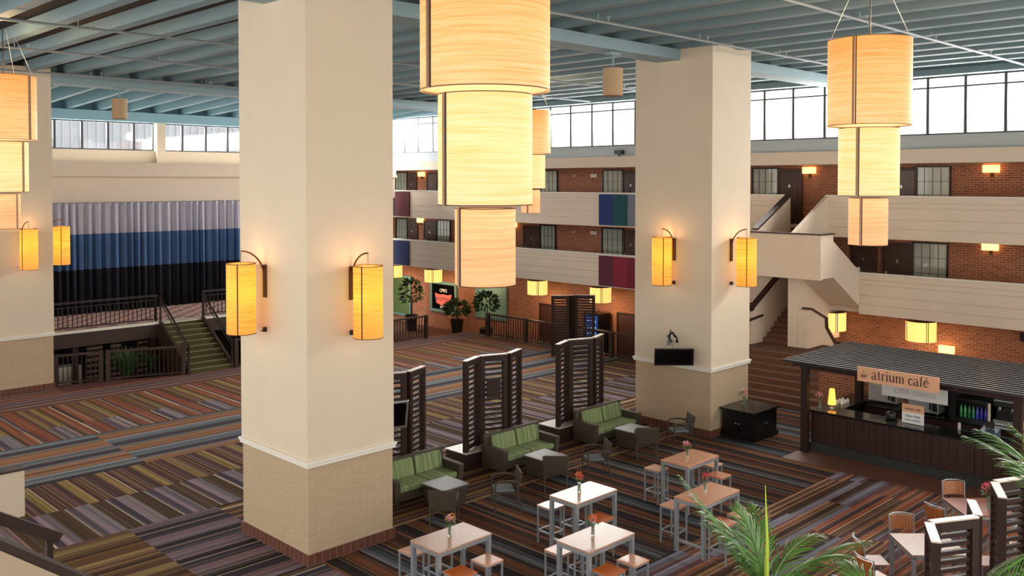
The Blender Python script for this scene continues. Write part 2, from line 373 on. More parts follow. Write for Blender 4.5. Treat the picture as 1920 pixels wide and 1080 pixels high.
# ------------------------------------------------------------ ceiling
m=MB(); m.box(-3,34.6,-3,46,11.62,11.9)
ceil=S(m.build('ceiling',M_deck),'dark ribbed ceiling deck')
jm=MB(); 
jm.hexa([(-.15,-3,10.97),(.15,-3,10.97),(.15,34.8,10.97),(-.15,34.8,10.97)],[(-.19,-3,11.27),(.19,-3,11.27),(.19,34.8,11.27),(-.19,34.8,11.27)])
wb=MB(); wb.box(-.12,.12,-3,34.8,11.271,11.619)
nb=MB(); nb.hexa([(-.1,34.8,10.66),(.1,34.8,10.66),(.1,42,10.31),(-.1,42,10.31)],[(-.16,34.8,11.61),(.16,34.8,11.61),(.16,42,11.61),(-.16,42,11.61)]); nb.hexa([(-.1,42,10.97),(.1,42,10.97),(.1,45.9,10.97),(-.1,45.9,10.97)],[(-.16,42,11.61),(.16,42,11.61),(.16,45.9,11.61),(-.16,45.9,11.61)])
M_bluelit=mat('lit_blue_paint',(140,182,198),.6)  # joist blue made lighter: daylight in the far bay put into the colour
jx=10.45-1.283*10; j0=None
while jx<32.4:
    if j0 is None: j0=jm.build('joist',M_blue,ceil,loc=(jx,0,0))
    else:
        o=j0.copy(); COL.objects.link(o); o.location=(jx,0,0)
    wb.build('joist_web',M_deck,ceil,loc=(jx,0,0))
    if jx<30.8: nb.build('joist',M_bluelit,ceil,loc=(jx,0,0))
    jx+=1.283
def girder(x0,x1,y0,y1,z0,z1,lab):
    m=MB(); m.box(x0,x1,y0,y1,z0,z1); return S(m.build('ceiling_girder',M_girder,loc=(0,0,0)),lab)
girder(11.27,22.0,15.5,16.3,10.66,10.968,'blue-grey girder between the two large columns')
girder(-3,9.27,15.5,16.3,10.66,10.968,'blue-grey girder left of the foreground column')
girder(24.0,32.0,15.5,16.3,10.66,10.968,'blue-grey girder right of the second column')
girder(11.08,31.9,33.95,34.8,10.6,10.968,'blue-grey girder crossing the far ceiling')
girder(-3,9.1,33.95,34.8,10.6,10.968,'blue-grey girder at far left')
m=MB(); m.box(-3,30.8,41.5,42.2,9.87,10.3); m.box(-3,30.8,42.1,42.3,10.3,11.62); S(m.build('trim_2',M_bluelit),'blue beam over the left windows')
m=MB(); m.box(31.9,32.5,-3,46,10.75,10.968); S(m.build('trim_3',M_blue),'blue beam over the right windows')
# sprinkler pipes
PIPES=[22.6,27.3,32.78,13.5,9.3,40.6,5.2]
for i,y in enumerate(PIPES):
    t=thing('sprinkler_pipe','thin steel sprinkler pipe under the ceiling beams, '+['above the left carpet','middle one at upper left','nearest the far girder','beside the second column','crossing behind the right pendant','near the left windows','closest to the camera'][i],'pipe',(0,y,10.8),group='sprinkler pipes')
    m=MB(); m.tube([(-3,0,0),(31.8,0,0)],.035,6); m.build('pipe',M_pipe,t)
    for xk in range(4,31,4):
        m=MB(); m.tube([(xk,0,.02),(xk,0,.17)],.012,5); m.tube([(xk+.35,0,.02),(xk+.35,0,.12)],.02,5); m.lathe([(.05,.12),(.05,.14)],8,(xk+.35,0)); m.build('hanger',M_pipe,t)

# ------------------------------------------------------------ left (far) wall with clerestory
m=MB(); m.box(-3,30.8,42,42.4,7.9,8.6); S(m.build('wall_left',M_plaster),'cream wall band under the left windows')
m=MB(); m.box(-3,30.8,40.3,42.0,7.46,8.02); m.box(-3,30.8,40.4,42.0,6.3,7.5)
m.box(-3,30.8,40.2,40.4,7.4,7.52); S(m.build('wall_left',mat('light_beige_plaster',(236,216,196),.8)),'beige wall above the stage curtain')
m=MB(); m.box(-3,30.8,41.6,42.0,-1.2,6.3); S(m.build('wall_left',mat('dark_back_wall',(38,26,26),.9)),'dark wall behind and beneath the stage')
muls=[12.85,13.83,14.97,16.09,17.24,18.15,18.65,19.53,20.7,21.83,22.95,24.1,25.2,26.3,27.4,28.5,29.6,30.7]
for i in range(len(muls)-1):
    a,b=muls[i],muls[i+1]
    if (a,b)==(18.15,18.65): continue
    f=MB(); f.box(a,a+.05,42.0,42.1,8.6,9.87); f.box(b-.05,b,42.0,42.1,8.6,9.87); f.box(a+.05,b-.05,42,42.1,8.6,8.65); f.box(a+.05,b-.05,42,42.1,9.82,9.87)
    o=S(f.build('window_%d'%(i+1),M_white),'clerestory window in the left wall'); o['group']='left clerestory windows'
    p=MB(); p.box(a+.05,b-.05,42.04,42.06,8.65,9.82); p.build('pane',M_glass,o)
m=MB(); m.box(18.2,18.6,41.75,42.1,8.02,9.87); m.box(4,12.85,42,42.1,8.6,9.87); S(m.build('trim_4',M_plaster),'cream post between the left windows')
# neighbouring building seen through the left windows
m=MB(); m.box(5,40,58,60,4,13)
for k in range(70): m.box(5+k*.5,5.1+k*.5,57.9,58,4,13)
tag(m.build('neighbouring_roof',mat('grey_siding',(166,167,174),.8)),'pale ribbed metal wall outside the left windows','building')

# ------------------------------------------------------------ right (far) wall, balconies
m=MB(); m.box(34,34.3,-3,46,-1.2,2.45); S(m.build('wall_right',M_brick),'red brick wall of the ground floor')
m=MB(); m.box(34,34.3,-3,46,2.75,5.17); S(m.build('wall_right',M_brick),'red brick wall of the middle corridor')
m=MB(); m.box(34,34.3,-3,46,5.5,7.82); S(m.build('wall_right',M_brick),'red brick wall of the upper corridor')
m=MB(); m.box(32,34.6,-3,46,7.82,8.28); m.box(32.0,34.6,-3,46,8.28,8.3); S(m.build('trim_5',M_concrete),'beige fascia above the upper corridor')
m=MB(); m.box(32.35,34.6,-3,46,8.3,8.78); S(m.build('trim_6',M_ledge),'pale grey ledge under the right windows')
m=MB(); m.box(31.9,34.6,45.6,46,-1.2,11); S(m.build('wall_back',M_plaster2),'end wall of the corridors')
def balcony(z0,zs,z1,ya,yb,lab):
    t=thing('balcony',lab,'balcony',(32,(ya+yb)/2,z0),kind='structure')
    m=MB(); m.box(32.12,34,ya,yb,z0,zs); m.build('slab',M_concrete,t,world=True)
    n=5; hh=(z1-z0)/n
    m=MB(); m.box(32.03,32.15,ya,yb,z0,z1)
    hs=[0,.25,.47,.74,.86,1.0]
    for i in range(5): m.box(32.0,32.04,ya,yb,z0+(z1-z0)*hs[i]+.008,z0+(z1-z0)*hs[i+1]-.006)
    m.build('parapet',M_concrete,t,world=True)
    m=MB(); m.box(31.98,32.17,ya,yb,z1,z1+.05); m.build('coping',M_trimw,t,world=True)
balcony(5.17,5.5,6.65,17.66,45.5,'beige upper balcony parapet left of the stairs')
balcony(5.17,5.5,6.65,-3,16.1,'beige upper balcony parapet right of the stairs')
balcony(2.45,2.75,3.9,17.66,45.5,'beige middle balcony parapet left of the stairs')
balcony(2.45,2.75,3.9,-3,14.8,'beige middle balcony parapet right of the stairs')
m=MB(); m.box(32.4,34,16.1,17.66,5.17,5.5); m.box(32.4,34,14.8,17.66,2.45,2.75); S(m.build('floor',M_concrete),'corridor floor at the head of the stairs')
# clerestory right
mr_=[-2.5]+[1.3*i-1.2 for i in range(1,7)]+[7.7,8.95,10.15,11.39,12.62,13.85,15.1,16.37,17.64,18.86,20.1,21.35,22.6,23.9,25.21,26.47,27.7,29.01,30.3,31.6,32.9,34.2,35.5,36.8,38.15,39.09,40.39,41.64,42.9,44.2,45.5]
for i in range(len(mr_)-1):
    a,b=mr_[i],mr_[i+1]
    f=MB(); f.box(32.4,32.48,a,a+.045,8.78,10.75); f.box(32.4,32.48,b-.045,b,8.78,10.75); f.box(32.4,32.48,a+.045,b-.045,8.78,8.83); f.box(32.4,32.48,a+.045,b-.045,10.36,10.41); f.box(32.4,32.48,a+.045,b-.045,10.7,10.75)
    o=S(f.build('window_%d'%(40+i),M_white),'clerestory window in the right wall'); o['group']='right clerestory windows'
    p=MB(); p.box(32.43,32.45,a+.045,b-.045,8.83,10.7); p.build('pane',M_glass,o)
# corridor doors
def door(i,y0,y1,z0,h,mt,lab,double=False):
    f=MB(); f.box(33.9,34.0,y0-.09,y0,z0,z0+h+.09); f.box(33.9,34.0,y1,y1+.09,z0,z0+h+.09); f.box(33.9,34.0,y0,y1,z0+h,z0+h+.09); f.box(33.97,34.0,y0,y1,z0,z0+h)
    o=S(f.build('door_%d'%i,M_door),lab)
    d=MB(); d.box(33.93,33.97,y0+.01,y1-.01,z0,z0+h-.01); w=y1-y0
    for a in (.14,.56):
        for (c,e) in ((.08,.38),(.46,.72),(.8,.92)):
            d.box(33.915,33.93,y0+w*a,y0+w*(a+.3),z0+h*c,z0+h*e)
    d.build('door_leaf',mt,o)
    k=MB(); k.box(33.88,33.93,y0+w*.86,y0+w*.93,z0+.95,z0+1.12); k.build('handle',M_steel,o)
    k=MB(); k.box(33.9,33.93,y0+w*.46,y0+w*.54,z0+1.45,z0+1.56); k.build('door_number_plate',M_steel,o)
M_curt=mat('sheer_curtain',(178,184,172),.8,var=.05,vscale=5)
def cwin(i,y0,y1,z0,z1,lab):
    f=MB(); f.box(33.92,34.0,y0-.05,y0,z0,z1); f.box(33.92,34.0,y1,y1+.05,z0,z1); f.box(33.92,34,y0,y1,z1-.05,z1)
    w=y1-y0
    for k in range(1,4): f.box(33.95,33.96,y0+w*k/4-.007,y0+w*k/4+.007,z0,z1-.05)
    for k in range(1,4): f.box(33.95,33.96,y0,y1,z0+(z1-z0)*k/4-.007,z0+(z1-z0)*k/4+.007)
    o=S(f.build('window_%d'%i,M_black),lab)
    p=MB(); p.box(33.965,33.972,y0,y1,z0,z1-.05); p.build('pane',M_glass,o)
    p=MB(); n=28; 
    for k in range(n): p.box(33.975+(k%2)*.006,33.99,y0+w*k/n,y0+w*(k+1)/n,z0,z1-.05)
    p.build('curtain',M_curt,o)
dn=1
U=[(13.66,14.6,M_doorg,'grey panelled door on the upper corridor, right of the large pendant'),(18.15,19.06,M_door,'dark panelled door on the upper corridor at the head of the stairs'),(26.2,27.06,M_door,'dark panelled door on the upper corridor left of the television column'),(40.6,41.4,M_doorg,'grey panelled door at the far left of the upper corridor'),(42.53,43.3,M_door,'dark door at far end of the upper corridor'),(32.6,33.4,M_door,'dark door of the upper corridor behind the far pendant'),(8.0,9.0,M_door,'dark upper corridor door outside the right edge')]
for a,b,mt,l in U: door(dn,a,b,5.5,2.1,mt,l); dn+=1
L=[(13.75,14.75,M_door,'dark panelled door on the middle corridor, beneath the right pendant'),(15.1,15.95,M_door,'dark door on the middle corridor in the shadow by the stairs'),(26.2,27.0,M_door,'dark door on the middle corridor beside the television column'),(32.55,33.55,M_door,'dark door on the middle corridor with a bright handle'),(40.75,41.7,M_door,'dark door on the middle corridor near the far left'),(42.45,43.3,M_door,'dark door at the far end of the middle corridor')]
for a,b,mt,l in L: door(dn,a,b,2.75,2.1,mt,l); dn+=1
wn_=80
for a,b,z,l in [(12.45,13.6,5.5,'curtained window on upper corridor, right of the grey door'),(19.15,20.27,5.5,'curtained window on the upper corridor beside the stairs'),(27.16,28.32,5.5,'curtained window on upper corridor left of the television column'),(31.32,32.45,5.5,'curtained upper window behind the far pendant'),(43.38,44.5,5.5,'curtained window at the far end of the upper corridor'),
 (12.51,13.67,2.75,'curtained window on middle corridor, right of the dark door'),(27.14,28.34,2.75,'curtained window on middle corridor left of the television column'),(31.42,32.42,2.75,'curtained middle window under the far pendant'),(39.5,40.6,2.75,'curtained window of the middle corridor near its far end'),(43.35,44.4,2.75,'curtained window at far end of the middle corridor')]:
    cwin(wn_,a,b,z+.02,z+2.25,l); wn_+=1
M_ext=mat('exit_plate',(225,215,205),.5)
# wall lights
M_wl=mat('wall_light_glass',(255,190,80),.5,emit=1.7,ecol=(255,200,112))
def wall_light(y,z,lab):
    t=thing('wall_light',lab,'wall light',(33.98,y,z),group=None)
    m=MB(); m.box(-.16,-.02,-.26,.26,0,.26); m.build('glass_shade',M_wl,t,bevel=.01)
    m=MB(); m.box(-.03,0.02,-.05,.05,-.16,.0); m.box(-.12,-.02,-.02,.02,-.1,0); m.build('bracket',M_bronze,t)
wall_light(11.05,7.5,'small square lit wall light on upper corridor brick at far right')
wall_light(17.75,7.5,'small square lit wall light on upper corridor above the stairs')
wall_light(41.95,7.48,'small square lit wall light on the upper corridor at its far left')
wall_light(11.05,4.83,'small square lit wall light on middle corridor brick at far right')
wall_light(42.05,4.8,'small square lit wall light on the middle corridor at its far left')
wall_light(34.4,4.8,'small square lit wall light on the middle corridor beside the central pendant')
wall_light(12.45,1.1,'small square lit wall light just above the cafe roof')
for y,z,l in [(28.9,7.5,'upper corridor sign left of the television column'),(28.9,4.75,'middle corridor sign left of the television column')]:
    t=thing('exit_sign','small white plate on bracket, '+l,'sign',(33.99,y,z)); m=MB(); m.box(-.06,0,-.2,.2,-.12,.06); m.build('plate',M_ext,t); m=MB(); m.box(-.04,0,-.03,.03,.06,.12); m.build('bracket',M_black,t)
    t=thing('security_camera','small white ceiling camera, '+l.replace('sign','brick'),'camera',(33.99,y+1.2,z)); m=MB(); m.tube([(0,0,0),(-.14,0,-.05)],.04,8); m.build('housing',M_trimw,t)
# fabric panels on parapets
def banner(y0,y1,z0,z1,cols,lab):
    t=thing('fabric_panel',lab,'wall panel',(31.97,(y0+y1)/2,z0))
    w=(y1-y0)/len(cols)
    for i,c in enumerate(cols):
        m=MB(); m.box(31.92,31.98,y1-w*(i+1),y1-w*i,z0,z1); m.build('colour_stripe',mat('panel_%d_%d_%d'%c,c,.85),t,world=True)
banner(24.4,26.87,5.24,6.62,[(30,52,108),(26,76,82),(118,122,136)],'blue, teal and grey fabric panel on the upper parapet')
banner(24.4,26.87,2.52,3.86,[(92,32,52),(136,28,50),(114,22,44)],'dark red striped fabric panel on the middle parapet')
banner(40.6,43.0,5.24,6.62,[(56,26,28),(84,30,36)],'maroon fabric panel at far left of the upper parapet')
banner(40.65,43.0,2.5,3.86,[(34,38,52),(30,40,86)],'navy fabric panel at far left of the middle parapet')

# ------------------------------------------------------------ stair tower at the right
t=thing('staircase','wide brown carpeted staircase rising beside the second column','staircase',(26.6,15.2,0),kind='structure')
for i in range(8):
    a=.31*i; m=MB(); x=26.62+a; yr=12.6+.3*i
    m.prism([(x,19.5),(x,yr+.9),(x+.75,yr),(31.2,yr),(31.2,19.5)],.165*i,.165*(i+1)-.001)
    st_=m.build('step',M_stairc,t,world=True)
    m=MB(); m.box(x-.012,x+.03,yr+.9,19.5,.165*(i+1)-.03,.165*(i+1)+.004); m.build('nosing',M_nose,t,world=True)
# flight 1 landing -> middle floor
for i in range(9):
    m=MB(); x=30.25+.26*i; m.box(x,32.7,16.5,17.6,1.32+.159*i,1.32+.159*(i+1)-.001); m.build('step',M_stairc,t,world=True)
m=MB(); m.prismY([(29.5,1.1),(32.4,1.1),(32.4,3.9),(32,3.9),(29.6,2.55),(29.5,2.5)],17.62,17.8); m.build('side_wall',M_concrete,t,world=True)
m=MB(); m.beam((29.55,17.7,2.6),(32.0,17.7,3.96),.22,.07); m.beam((29.2,17.7,2.56),(29.62,17.7,2.56),.2,.07); m.build('handrail_cap',M_railwood,t,world=True)
m=MB(); m.prismY([(30.0,1.325),(33.2,1.325),(33.2,2.7),(31.75,3.0),(30.1,3.84),(30.0,3.84)],16.1,16.48); m.build('pillar_wall',M_concrete,t,world=True)
m=MB(); m.box(29.2,29.5,17.75,19.2,1.32,2.6); m.build('newel_wall',M_concrete,t,world=True)
m=MB(); m.beam((27.2,18.2,.95),(29.2,17.6,2.2),.07,.08); m.beam((29.2,17.6,2.2),(30.2,17.6,2.3),.07,.08); m.beam((28.6,17.85,.9),(28.6,17.85,1.85),.04,.04); m.build('handrail',M_railwood,t,world=True)
# wall with stepped cap going down to the lower floor
m=MB(); m.prismY([(30.0,1.33),(30.0,2.66),(30.3,2.66),(31.35,2.24),(31.4,1.9),(32.6,.75),(33.4,-.1),(33.4,-1.2),(31.3,-1.2),(31.2,1.2)],15.75,16.09); m.build('side_wall',M_concrete,t,world=True)
m=MB(); m.beam((30.3,15.9,2.7),(31.4,15.9,2.26),.4,.07); m.beam((31.4,15.9,2.28),(31.44,15.9,1.9),.4,.16,up=(1,0,0)); m.beam((31.42,15.9,1.93),(33.3,15.9,.1),.4,.12); m.build('handrail_cap',M_railwood,t,world=True)
t2=thing('stair_landing','cream boxed stair landing between the two balconies','stair landing',(29.1,16.2,3.85),kind='structure')
m=MB(); m.box(29.1,29.25,14.8,20.2,3.86,5.38); m.box(29.25,30.0,14.8,14.95,3.9,5.38); m.box(29.25,32.4,14.95,20.2,3.86,4.1)
m.prismY([(30,3.9),(30,5.38),(30.0,5.15),(32.05,3.96),(32.05,2.72)],14.8,14.95)
m.build('parapet',M_concrete,t2,world=True)
m=MB(); m.box(29.05,29.3,14.75,20.2,5.38,5.43); m.box(29.3,30.03,14.75,15.0,5.38,5.43); m.build('coping',M_railwood,t2,world=True)
m=MB(); m.hexa([(30,14.95,3.88),(32.1,14.95,2.7),(32.1,16.1,2.7),(30,16.1,3.88)],[(30,14.95,4.05),(32.1,14.95,2.85),(32.1,16.1,2.85),(30,16.1,4.05)]); m.build('soffit',M_concrete,t2,world=True)
for i in range(8):
    m=MB(); x=30.15+.27*i; m.box(x,32.6,16.15,17.5,4.1+.17*i,4.1+.17*(i+1)-.001); m.build('step',M_stairc,t2,world=True)
m=MB(); m.prismY([(29.3,4.1),(32.2,5.3),(32.2,6.65),(32,6.65),(29.6,5.42),(29.3,5.4)],16.0,16.15); m.prismY([(29.6,4.1),(32,4.9),(32,6.62),(29.6,5.42)],17.5,17.65); m.build('side_wall',M_concrete,t2,world=True)
m=MB(); m.beam((29.6,17.58,5.48),(32,17.58,6.68),.24,.07); m.build('handrail_cap',M_railwood,t2,world=True)

# ------------------------------------------------------------ stage
t=thing('stage','raised stage floor in front of the tall curtain','stage',(14,36,0),kind='structure')
M_stf=brick_mat('stage_carpet',(150,110,96),(96,72,70),(190,160,140),.3,.3,'xy',.02)
stc=bpy.data.materials.new('stage_floor_check'); stc.use_nodes=True; nt=stc.node_tree; ck=nt.nodes.new('ShaderNodeTexChecker'); ck.inputs['Scale'].default_value=2.6; ck.inputs['Color1'].default_value=lin((216,172,152)); ck.inputs['Color2'].default_value=lin((150,112,110)); tcc=nt.nodes.new('ShaderNodeTexCoord'); nt.links.new(tcc.outputs['Object'],ck.inputs['Vector']); nt.links.new(ck.outputs[0],nt.nodes['Principled BSDF'].inputs['Base Color']); nt.nodes['Principled BSDF'].inputs['Roughness'].default_value=.9
m=MB(); m.box(4,26,35.4,41.6,1.66,1.7); m.build('stage_floor',stc,t,world=True)
m=MB(); m.box(4,26,35.32,35.42,1.62,1.72); m.build('edge_strip',M_trimw,t,world=True)
m=MB(); m.box(4,26,35.36,35.7,1.1,1.62); m.box(4,26,35.7,41.6,1.5,1.66); m.build('fascia',M_railwood,t,world=True)
for x in (12.2,15.1): 
    m=MB(); m.box(x,x+.2,35.4,35.6,-1.2,1.1); m.build('support_post',M_darkwood,t,world=True)
t=thing('stage_stairs','olive green carpeted steps leading up to the stage','stairs',(16.3,33.9,0),kind='structure')
for i in range(10):
    m=MB(); y=32.9+.27*i; m.box(15.5,17.15,y,35.6,.17*i,.17*(i+1)-.002); m.build('step',M_greenc,t,world=True); m=MB(); m.box(15.5,17.15,y-.012,y+.035,.17*(i+1)-.03,.17*(i+1)+.004); m.build('nosing',M_noseg,t,world=True)
m=MB(); m.prismX([(32.85,0),(35.4,0),(35.4,1.72),(35.2,1.72),(32.85,.22)],15.4,15.5); m.prismX([(32.85,0),(35.4,0),(35.4,1.72),(35.2,1.72),(32.85,.22)],17.15,17.25); m.build('stringer',M_railwood,t,world=True)
def stair_rail(x,lab):
    r=thing('stair_handrail',lab,'handrail',(x,34,0))
    for dz in (0,.16,.24):
        m=MB(); m.tube([(x,32.8,.78+dz),(x,35.2,2.4+dz),(x,35.45,2.4+dz)],.022,6); m.build('rail',M_iron,r,world=True)
    for y in (32.9,35.3):
        m=MB(); z=0.2+(y-32.9)*.66; m.box(x-.03,x+.03,y-.03,y+.03,z if y<34 else 1.72,z+.9); m.build('post',M_iron,r,world=True)
stair_rail(15.45,'dark metal handrail on the left of the stage steps')
stair_rail(17.2,'dark metal handrail on the right of the stage steps')
def railing(p,q,h,sp,lab,z=0,wood=True,cap=.12,name='railing'):
    p=Vector(p);q=Vector(q);d=q-p;L=d.length;a=math.atan2(d.y,d.x)
    t=thing(name,lab,'railing',(p.x,p.y,z),a)
    mt=M_railwood if wood else M_iron
    m=MB(); m.box(0,L,-cap/2,cap/2,h-.07,h); m.build('top_rail',mt,t)
    if not wood: m=MB(); m.box(0,L,-.02,.02,h-.22,h-.19); m.build('upper_bar',mt,t)
    m=MB(); m.box(0,L,-.03,.03,.08,.12); m.build('bottom_rail',mt,t)
    n=max(1,int(L/2.4)); 
    for i in range(n+1):
        x=.06+(L-.12)*i/n; w=.07 if wood else .03
        m=MB(); m.box(x-w,x+w,-w,w,0,h+.02 if wood else h); m.build('post',mt,t)
    b0=None; x=sp
    while x<L-.05:
        if b0 is None:
            m=MB(); m.box(-.014,.014,-.014,.014,.12,h-(.07 if wood else .2)); b0=m.build('baluster',M_iron,t,loc=(x,0,0))
        else:
            o=b0.copy(); COL.objects.link(o); o.location=(x,0,0)
        x+=sp
    return t
railing((11.2,35.45),(15.4,35.45),1.05,.17,'dark metal railing on the stage edge left of the steps',z=1.72,wood=False)
railing((17.25,35.45),(20.8,35.45),1.05,.17,'dark metal railing on the stage edge right of the steps',z=1.72,wood=False)
railing((12.8,33.85),(15.35,32.95),1.1,.15,'brown wooden railing in front of the sunken area beside the stage steps')
railing((11.15,34.25),(12.7,33.9),1.1,.15,'short brown wooden railing joining the far left column')
railing((17.3,32.9),(19.4,32.9),1.1,.15,'brown wooden railing right of the stage steps, behind the column')
railing((29.3,31.4),(29.3,19.0),1.05,.155,'long brown railing with balusters under the balconies')
railing((22.4,32.9),(26.9,32.9),1.05,.155,'short brown railing right of the foreground column at the far end')
# steps from the gap to the lower floor
t=thing('corner_steps','dark steps going down between the two far railings','steps',(29,33,-1.2),kind='structure')
for i in range(5):
    m=MB(); s_=.3*i; m.prism([(26.9,33.05),(29.5,33.05),(29.5,31.5),(29.9+s_,31.5),(29.9+s_,33.5+s_),(26.9,33.5+s_)],-1.2,-.2*(i+1)); m.build('step',M_stairc,t,world=True)
# curtain: long folds, three colour bands
cm=bpy.data.materials.new('stage_curtain'); cm.use_nodes=True; nt=cm.node_tree; b=nt.nodes['Principled BSDF']; b.inputs['Roughness'].default_value=.9
g=nt.nodes.new('ShaderNodeNewGeometry'); sp=nt.nodes.new('ShaderNodeSeparateXYZ'); nt.links.new(g.outputs['Position'],sp.inputs[0])
mrr=nt.nodes.new('ShaderNodeMapRange'); mrr.inputs['From Min'].default_value=1.7; mrr.inputs['From Max'].default_value=6.4; nt.links.new(sp.outputs[2],mrr.inputs[0])
cr=nt.nodes.new('ShaderNodeValToRGB'); cr.color_ramp.interpolation='CONSTANT'; e=cr.color_ramp.elements
e[0].position=0; e[0].color=lin((26,26,38)); e[1].position=.70; e[1].color=lin((196,194,208)); k=e.new(.39); k.color=lin((78,110,154))
nt.links.new(mrr.outputs[0],cr.inputs[0]); nt.links.new(cr.outputs[0],b.inputs['Base Color'])
m=MB(); vs=[];fs=[]; n=1300; zs=[1.72,3.0,4.6,6.1,6.3]
for i in range(n+1):
    x=4+20*i/n
    for j,z in enumerate(zs):
        amp=[.16,.15,.13,.09,.06][j]
        vs.append((x,39.75+amp*math.sin(x*19+1.2*math.sin(x*2.3))+.35*amp*math.sin(x*47+j*.15),z))
k5=len(zs)
for i in range(n):
    for j in range(k5-1): fs.append((i*k5+j,(i+1)*k5+j,(i+1)*k5+j+1,i*k5+j+1))
m.add(vs,fs)
o=m.build('stage_curtain',cm,smooth=True); tag(o,'tall pleated stage curtain in grey, blue and black bands','curtain')
sd=o.modifiers.new('thick','SOLIDIFY'); sd.thickness=.01
# beneath the stage
def louver(name,pts,label,z=0,h=2.27,slats=15,top=None,loc=None,group=None):
    t=thing(name,label,'screen',(pts[0][0],pts[0][1],z),group=group)
    for i in range(len(pts)-1):
        a=Vector(pts[i]+(0,));b=Vector(pts[i+1]+(0,));d=(b-a).normalized();L=(b-a).length
        a=a+d*.035;b=b-d*.035;L=(b-a).length;an=math.atan2(d.y,d.x)
        m=MB(); m.box(0,.12,-.06,.06,0,h-.0); m.box(L-.12,L,-.06,.06,0,h); m.box(.11,L-.11,-.06,.06,h-.14,h); m.box(.11,L-.11,-.05,.05,.04,.16)
        cpm=MB(); cpm.box(0,L,-.065,.065,h,h+.02); cpm.build('top_sheen_strip',M_capsheen,t,loc=(a.x-pts[0][0],a.y-pts[0][1],0),rot=an)  # thin added strip carrying the painted reflection along the panel top
        f=m.build('panel_frame',M_darkwood,t,loc=(a.x-pts[0][0],a.y-pts[0][1],0),rot=an)
        m=MB()
        for k in range(slats):
            zz=.24+(h-.46)*k/(slats-1); m.box(.1,L-.1,-.028,.028,zz-.032,zz+.03)
        m.build('louver_slats',M_darkwood,f)
    return t
M_lat=mat('lattice_pale',(150,128,116),.7)
for x,w,l in ((13.05,.6,'left of the plant'),(13.95,.4,'behind the plant'),(16.1,.9,'beside the stage steps')):
    if w==.9: x=15.0;w=.4
    t=thing('lattice_block','pierced brick screen under the stage, '+l,'screen',(x,36.4,-1.2))
    m=MB(); m.box(0,w,.02,.1,0,2.2); m.build('backing',M_darkwood,t)
    for k in range(9):
        m=MB(); m.box(0,w,.0,.02,.2+k*.22,.29+k*.22)
        for q in range(int(w/.2)): m.box(.02+q*.2,.17+q*.2,-.05,.0,.2+k*.22,.29+k*.22)
        m.build('brick_course',M_lat,t)
m=MB(); m.box(11.4,12.8,36.2,36.8,-1.2,.25); tag(m.build('low_cabinet',M_cream,bevel=.02),'low cream cabinet below the stage at far left','cabinet')

def leafball(m,c,rx,rz,n,ls,rnd):
    for i in range(n):
        th=rnd.uniform(0,2*math.pi); u=rnd.uniform(-.6,1); r=rnd.uniform(.45,1)**.5
        s=math.sqrt(max(0,1-u*u)); p=Vector((c[0]+rx*r*s*math.cos(th),c[1]+rx*r*s*math.sin(th),c[2]+rz*r*u))
        d=Vector((math.cos(th)*s+rnd.uniform(-.5,.5),math.sin(th)*s+rnd.uniform(-.5,.5),u*.6+rnd.uniform(-.3,.6))).normalized()
        w=d.cross(Vector((rnd.uniform(-1,1),rnd.uniform(-1,1),1))).normalized()*ls*.22; L=ls*rnd.uniform(.7,1.2)
        m.add([p,p+d*L*.5+w,p+d*L+Vector((0,0,-L*.15)),p+d*L*.5-w],[(0,1,2,3)])
def shrub(loc,rx,rz,h,n,ls,lab,pot=True,name='potted_plant',mt=None,group=None):
    rnd=random.Random(hash(lab)%1000 if False else len(lab)*7+int(loc[0]*10))
    t=thing(name,lab,'plant',loc,group=group)
    if pot:
        m=MB(); m.lathe([(.26,0),(.36,.85),(.38,.9),(.32,.9),(.3,.82)],16); m.build('pot',M_pot,t,smooth=True)
    m=MB(); 
    for k in range(4): m.tube([(.04*k-.06,0,.4 if pot else 0),(.08*math.cos(k*1.6),.08*math.sin(k*1.6),h)],.014,5)
    m.build('stem',M_soil,t)
    m=MB(); leafball(m,(0,0,h),rx,rz,n,ls,rnd); m.build('foliage',mt or M_leafd,t)
def grassy(loc,h,n,lab,mt=None,lw=.02,group=None,name='leafy_plant',z0=0):
    rnd=random.Random(n+int(loc[0]*7)); t=thing(name,lab,'plant',loc,group=group)
    m=MB()
    for i in range(n):
        a=rnd.uniform(0,6.28); l=h*rnd.uniform(.6,1.1); sp=rnd.uniform(.2,.8); pr=[]
        for k in range(5):
            s=k/4; r=l*sp*s*(.6+.4*s); zz=l*(s*1.0-.55*sp*s*s*s)
            pr.append(Vector((math.cos(a)*r,math.sin(a)*r,zz)))
        sd=Vector((-math.sin(a),math.cos(a),0))
        vs=[];fs=[]
        for k,pp in enumerate(pr):
            w=lw*(1-abs(k/4-.35)*1.3)
            vs+=[pp-sd*w,pp+sd*w]
        for k in range(4): fs.append((2*k,2*k+1,2*k+3,2*k+2))
        m.add(vs,fs)
    m.build('leaves',mt or M_leafs,t)
    m=MB(); m.lathe([(.1,-.02),(.12,.03)],8); m.build('root_base',M_soil,t)
grassy((13.9,34.75,-.3),1.5,190,'large arching green plant below the stage behind the wooden railing',lw=.035)
m=MB(); m.lathe([(.3,-1.2),(.34,-.3)],14); tag(m.build('plant_pot',M_pot,loc=(13.9,34.75,0)),'dark pot under the arching plant','pot')
grassy((14.95,35.0,-.1),.8,90,'smaller arching green plant nearer the stage steps',lw=.03)
m=MB(); m.lathe([(.26,-1.2),(.3,-.1)],14); tag(m.build('plant_pot',M_pot,loc=(14.95,35.0,0)),'dark pot under the smaller plant by the stage steps','pot')

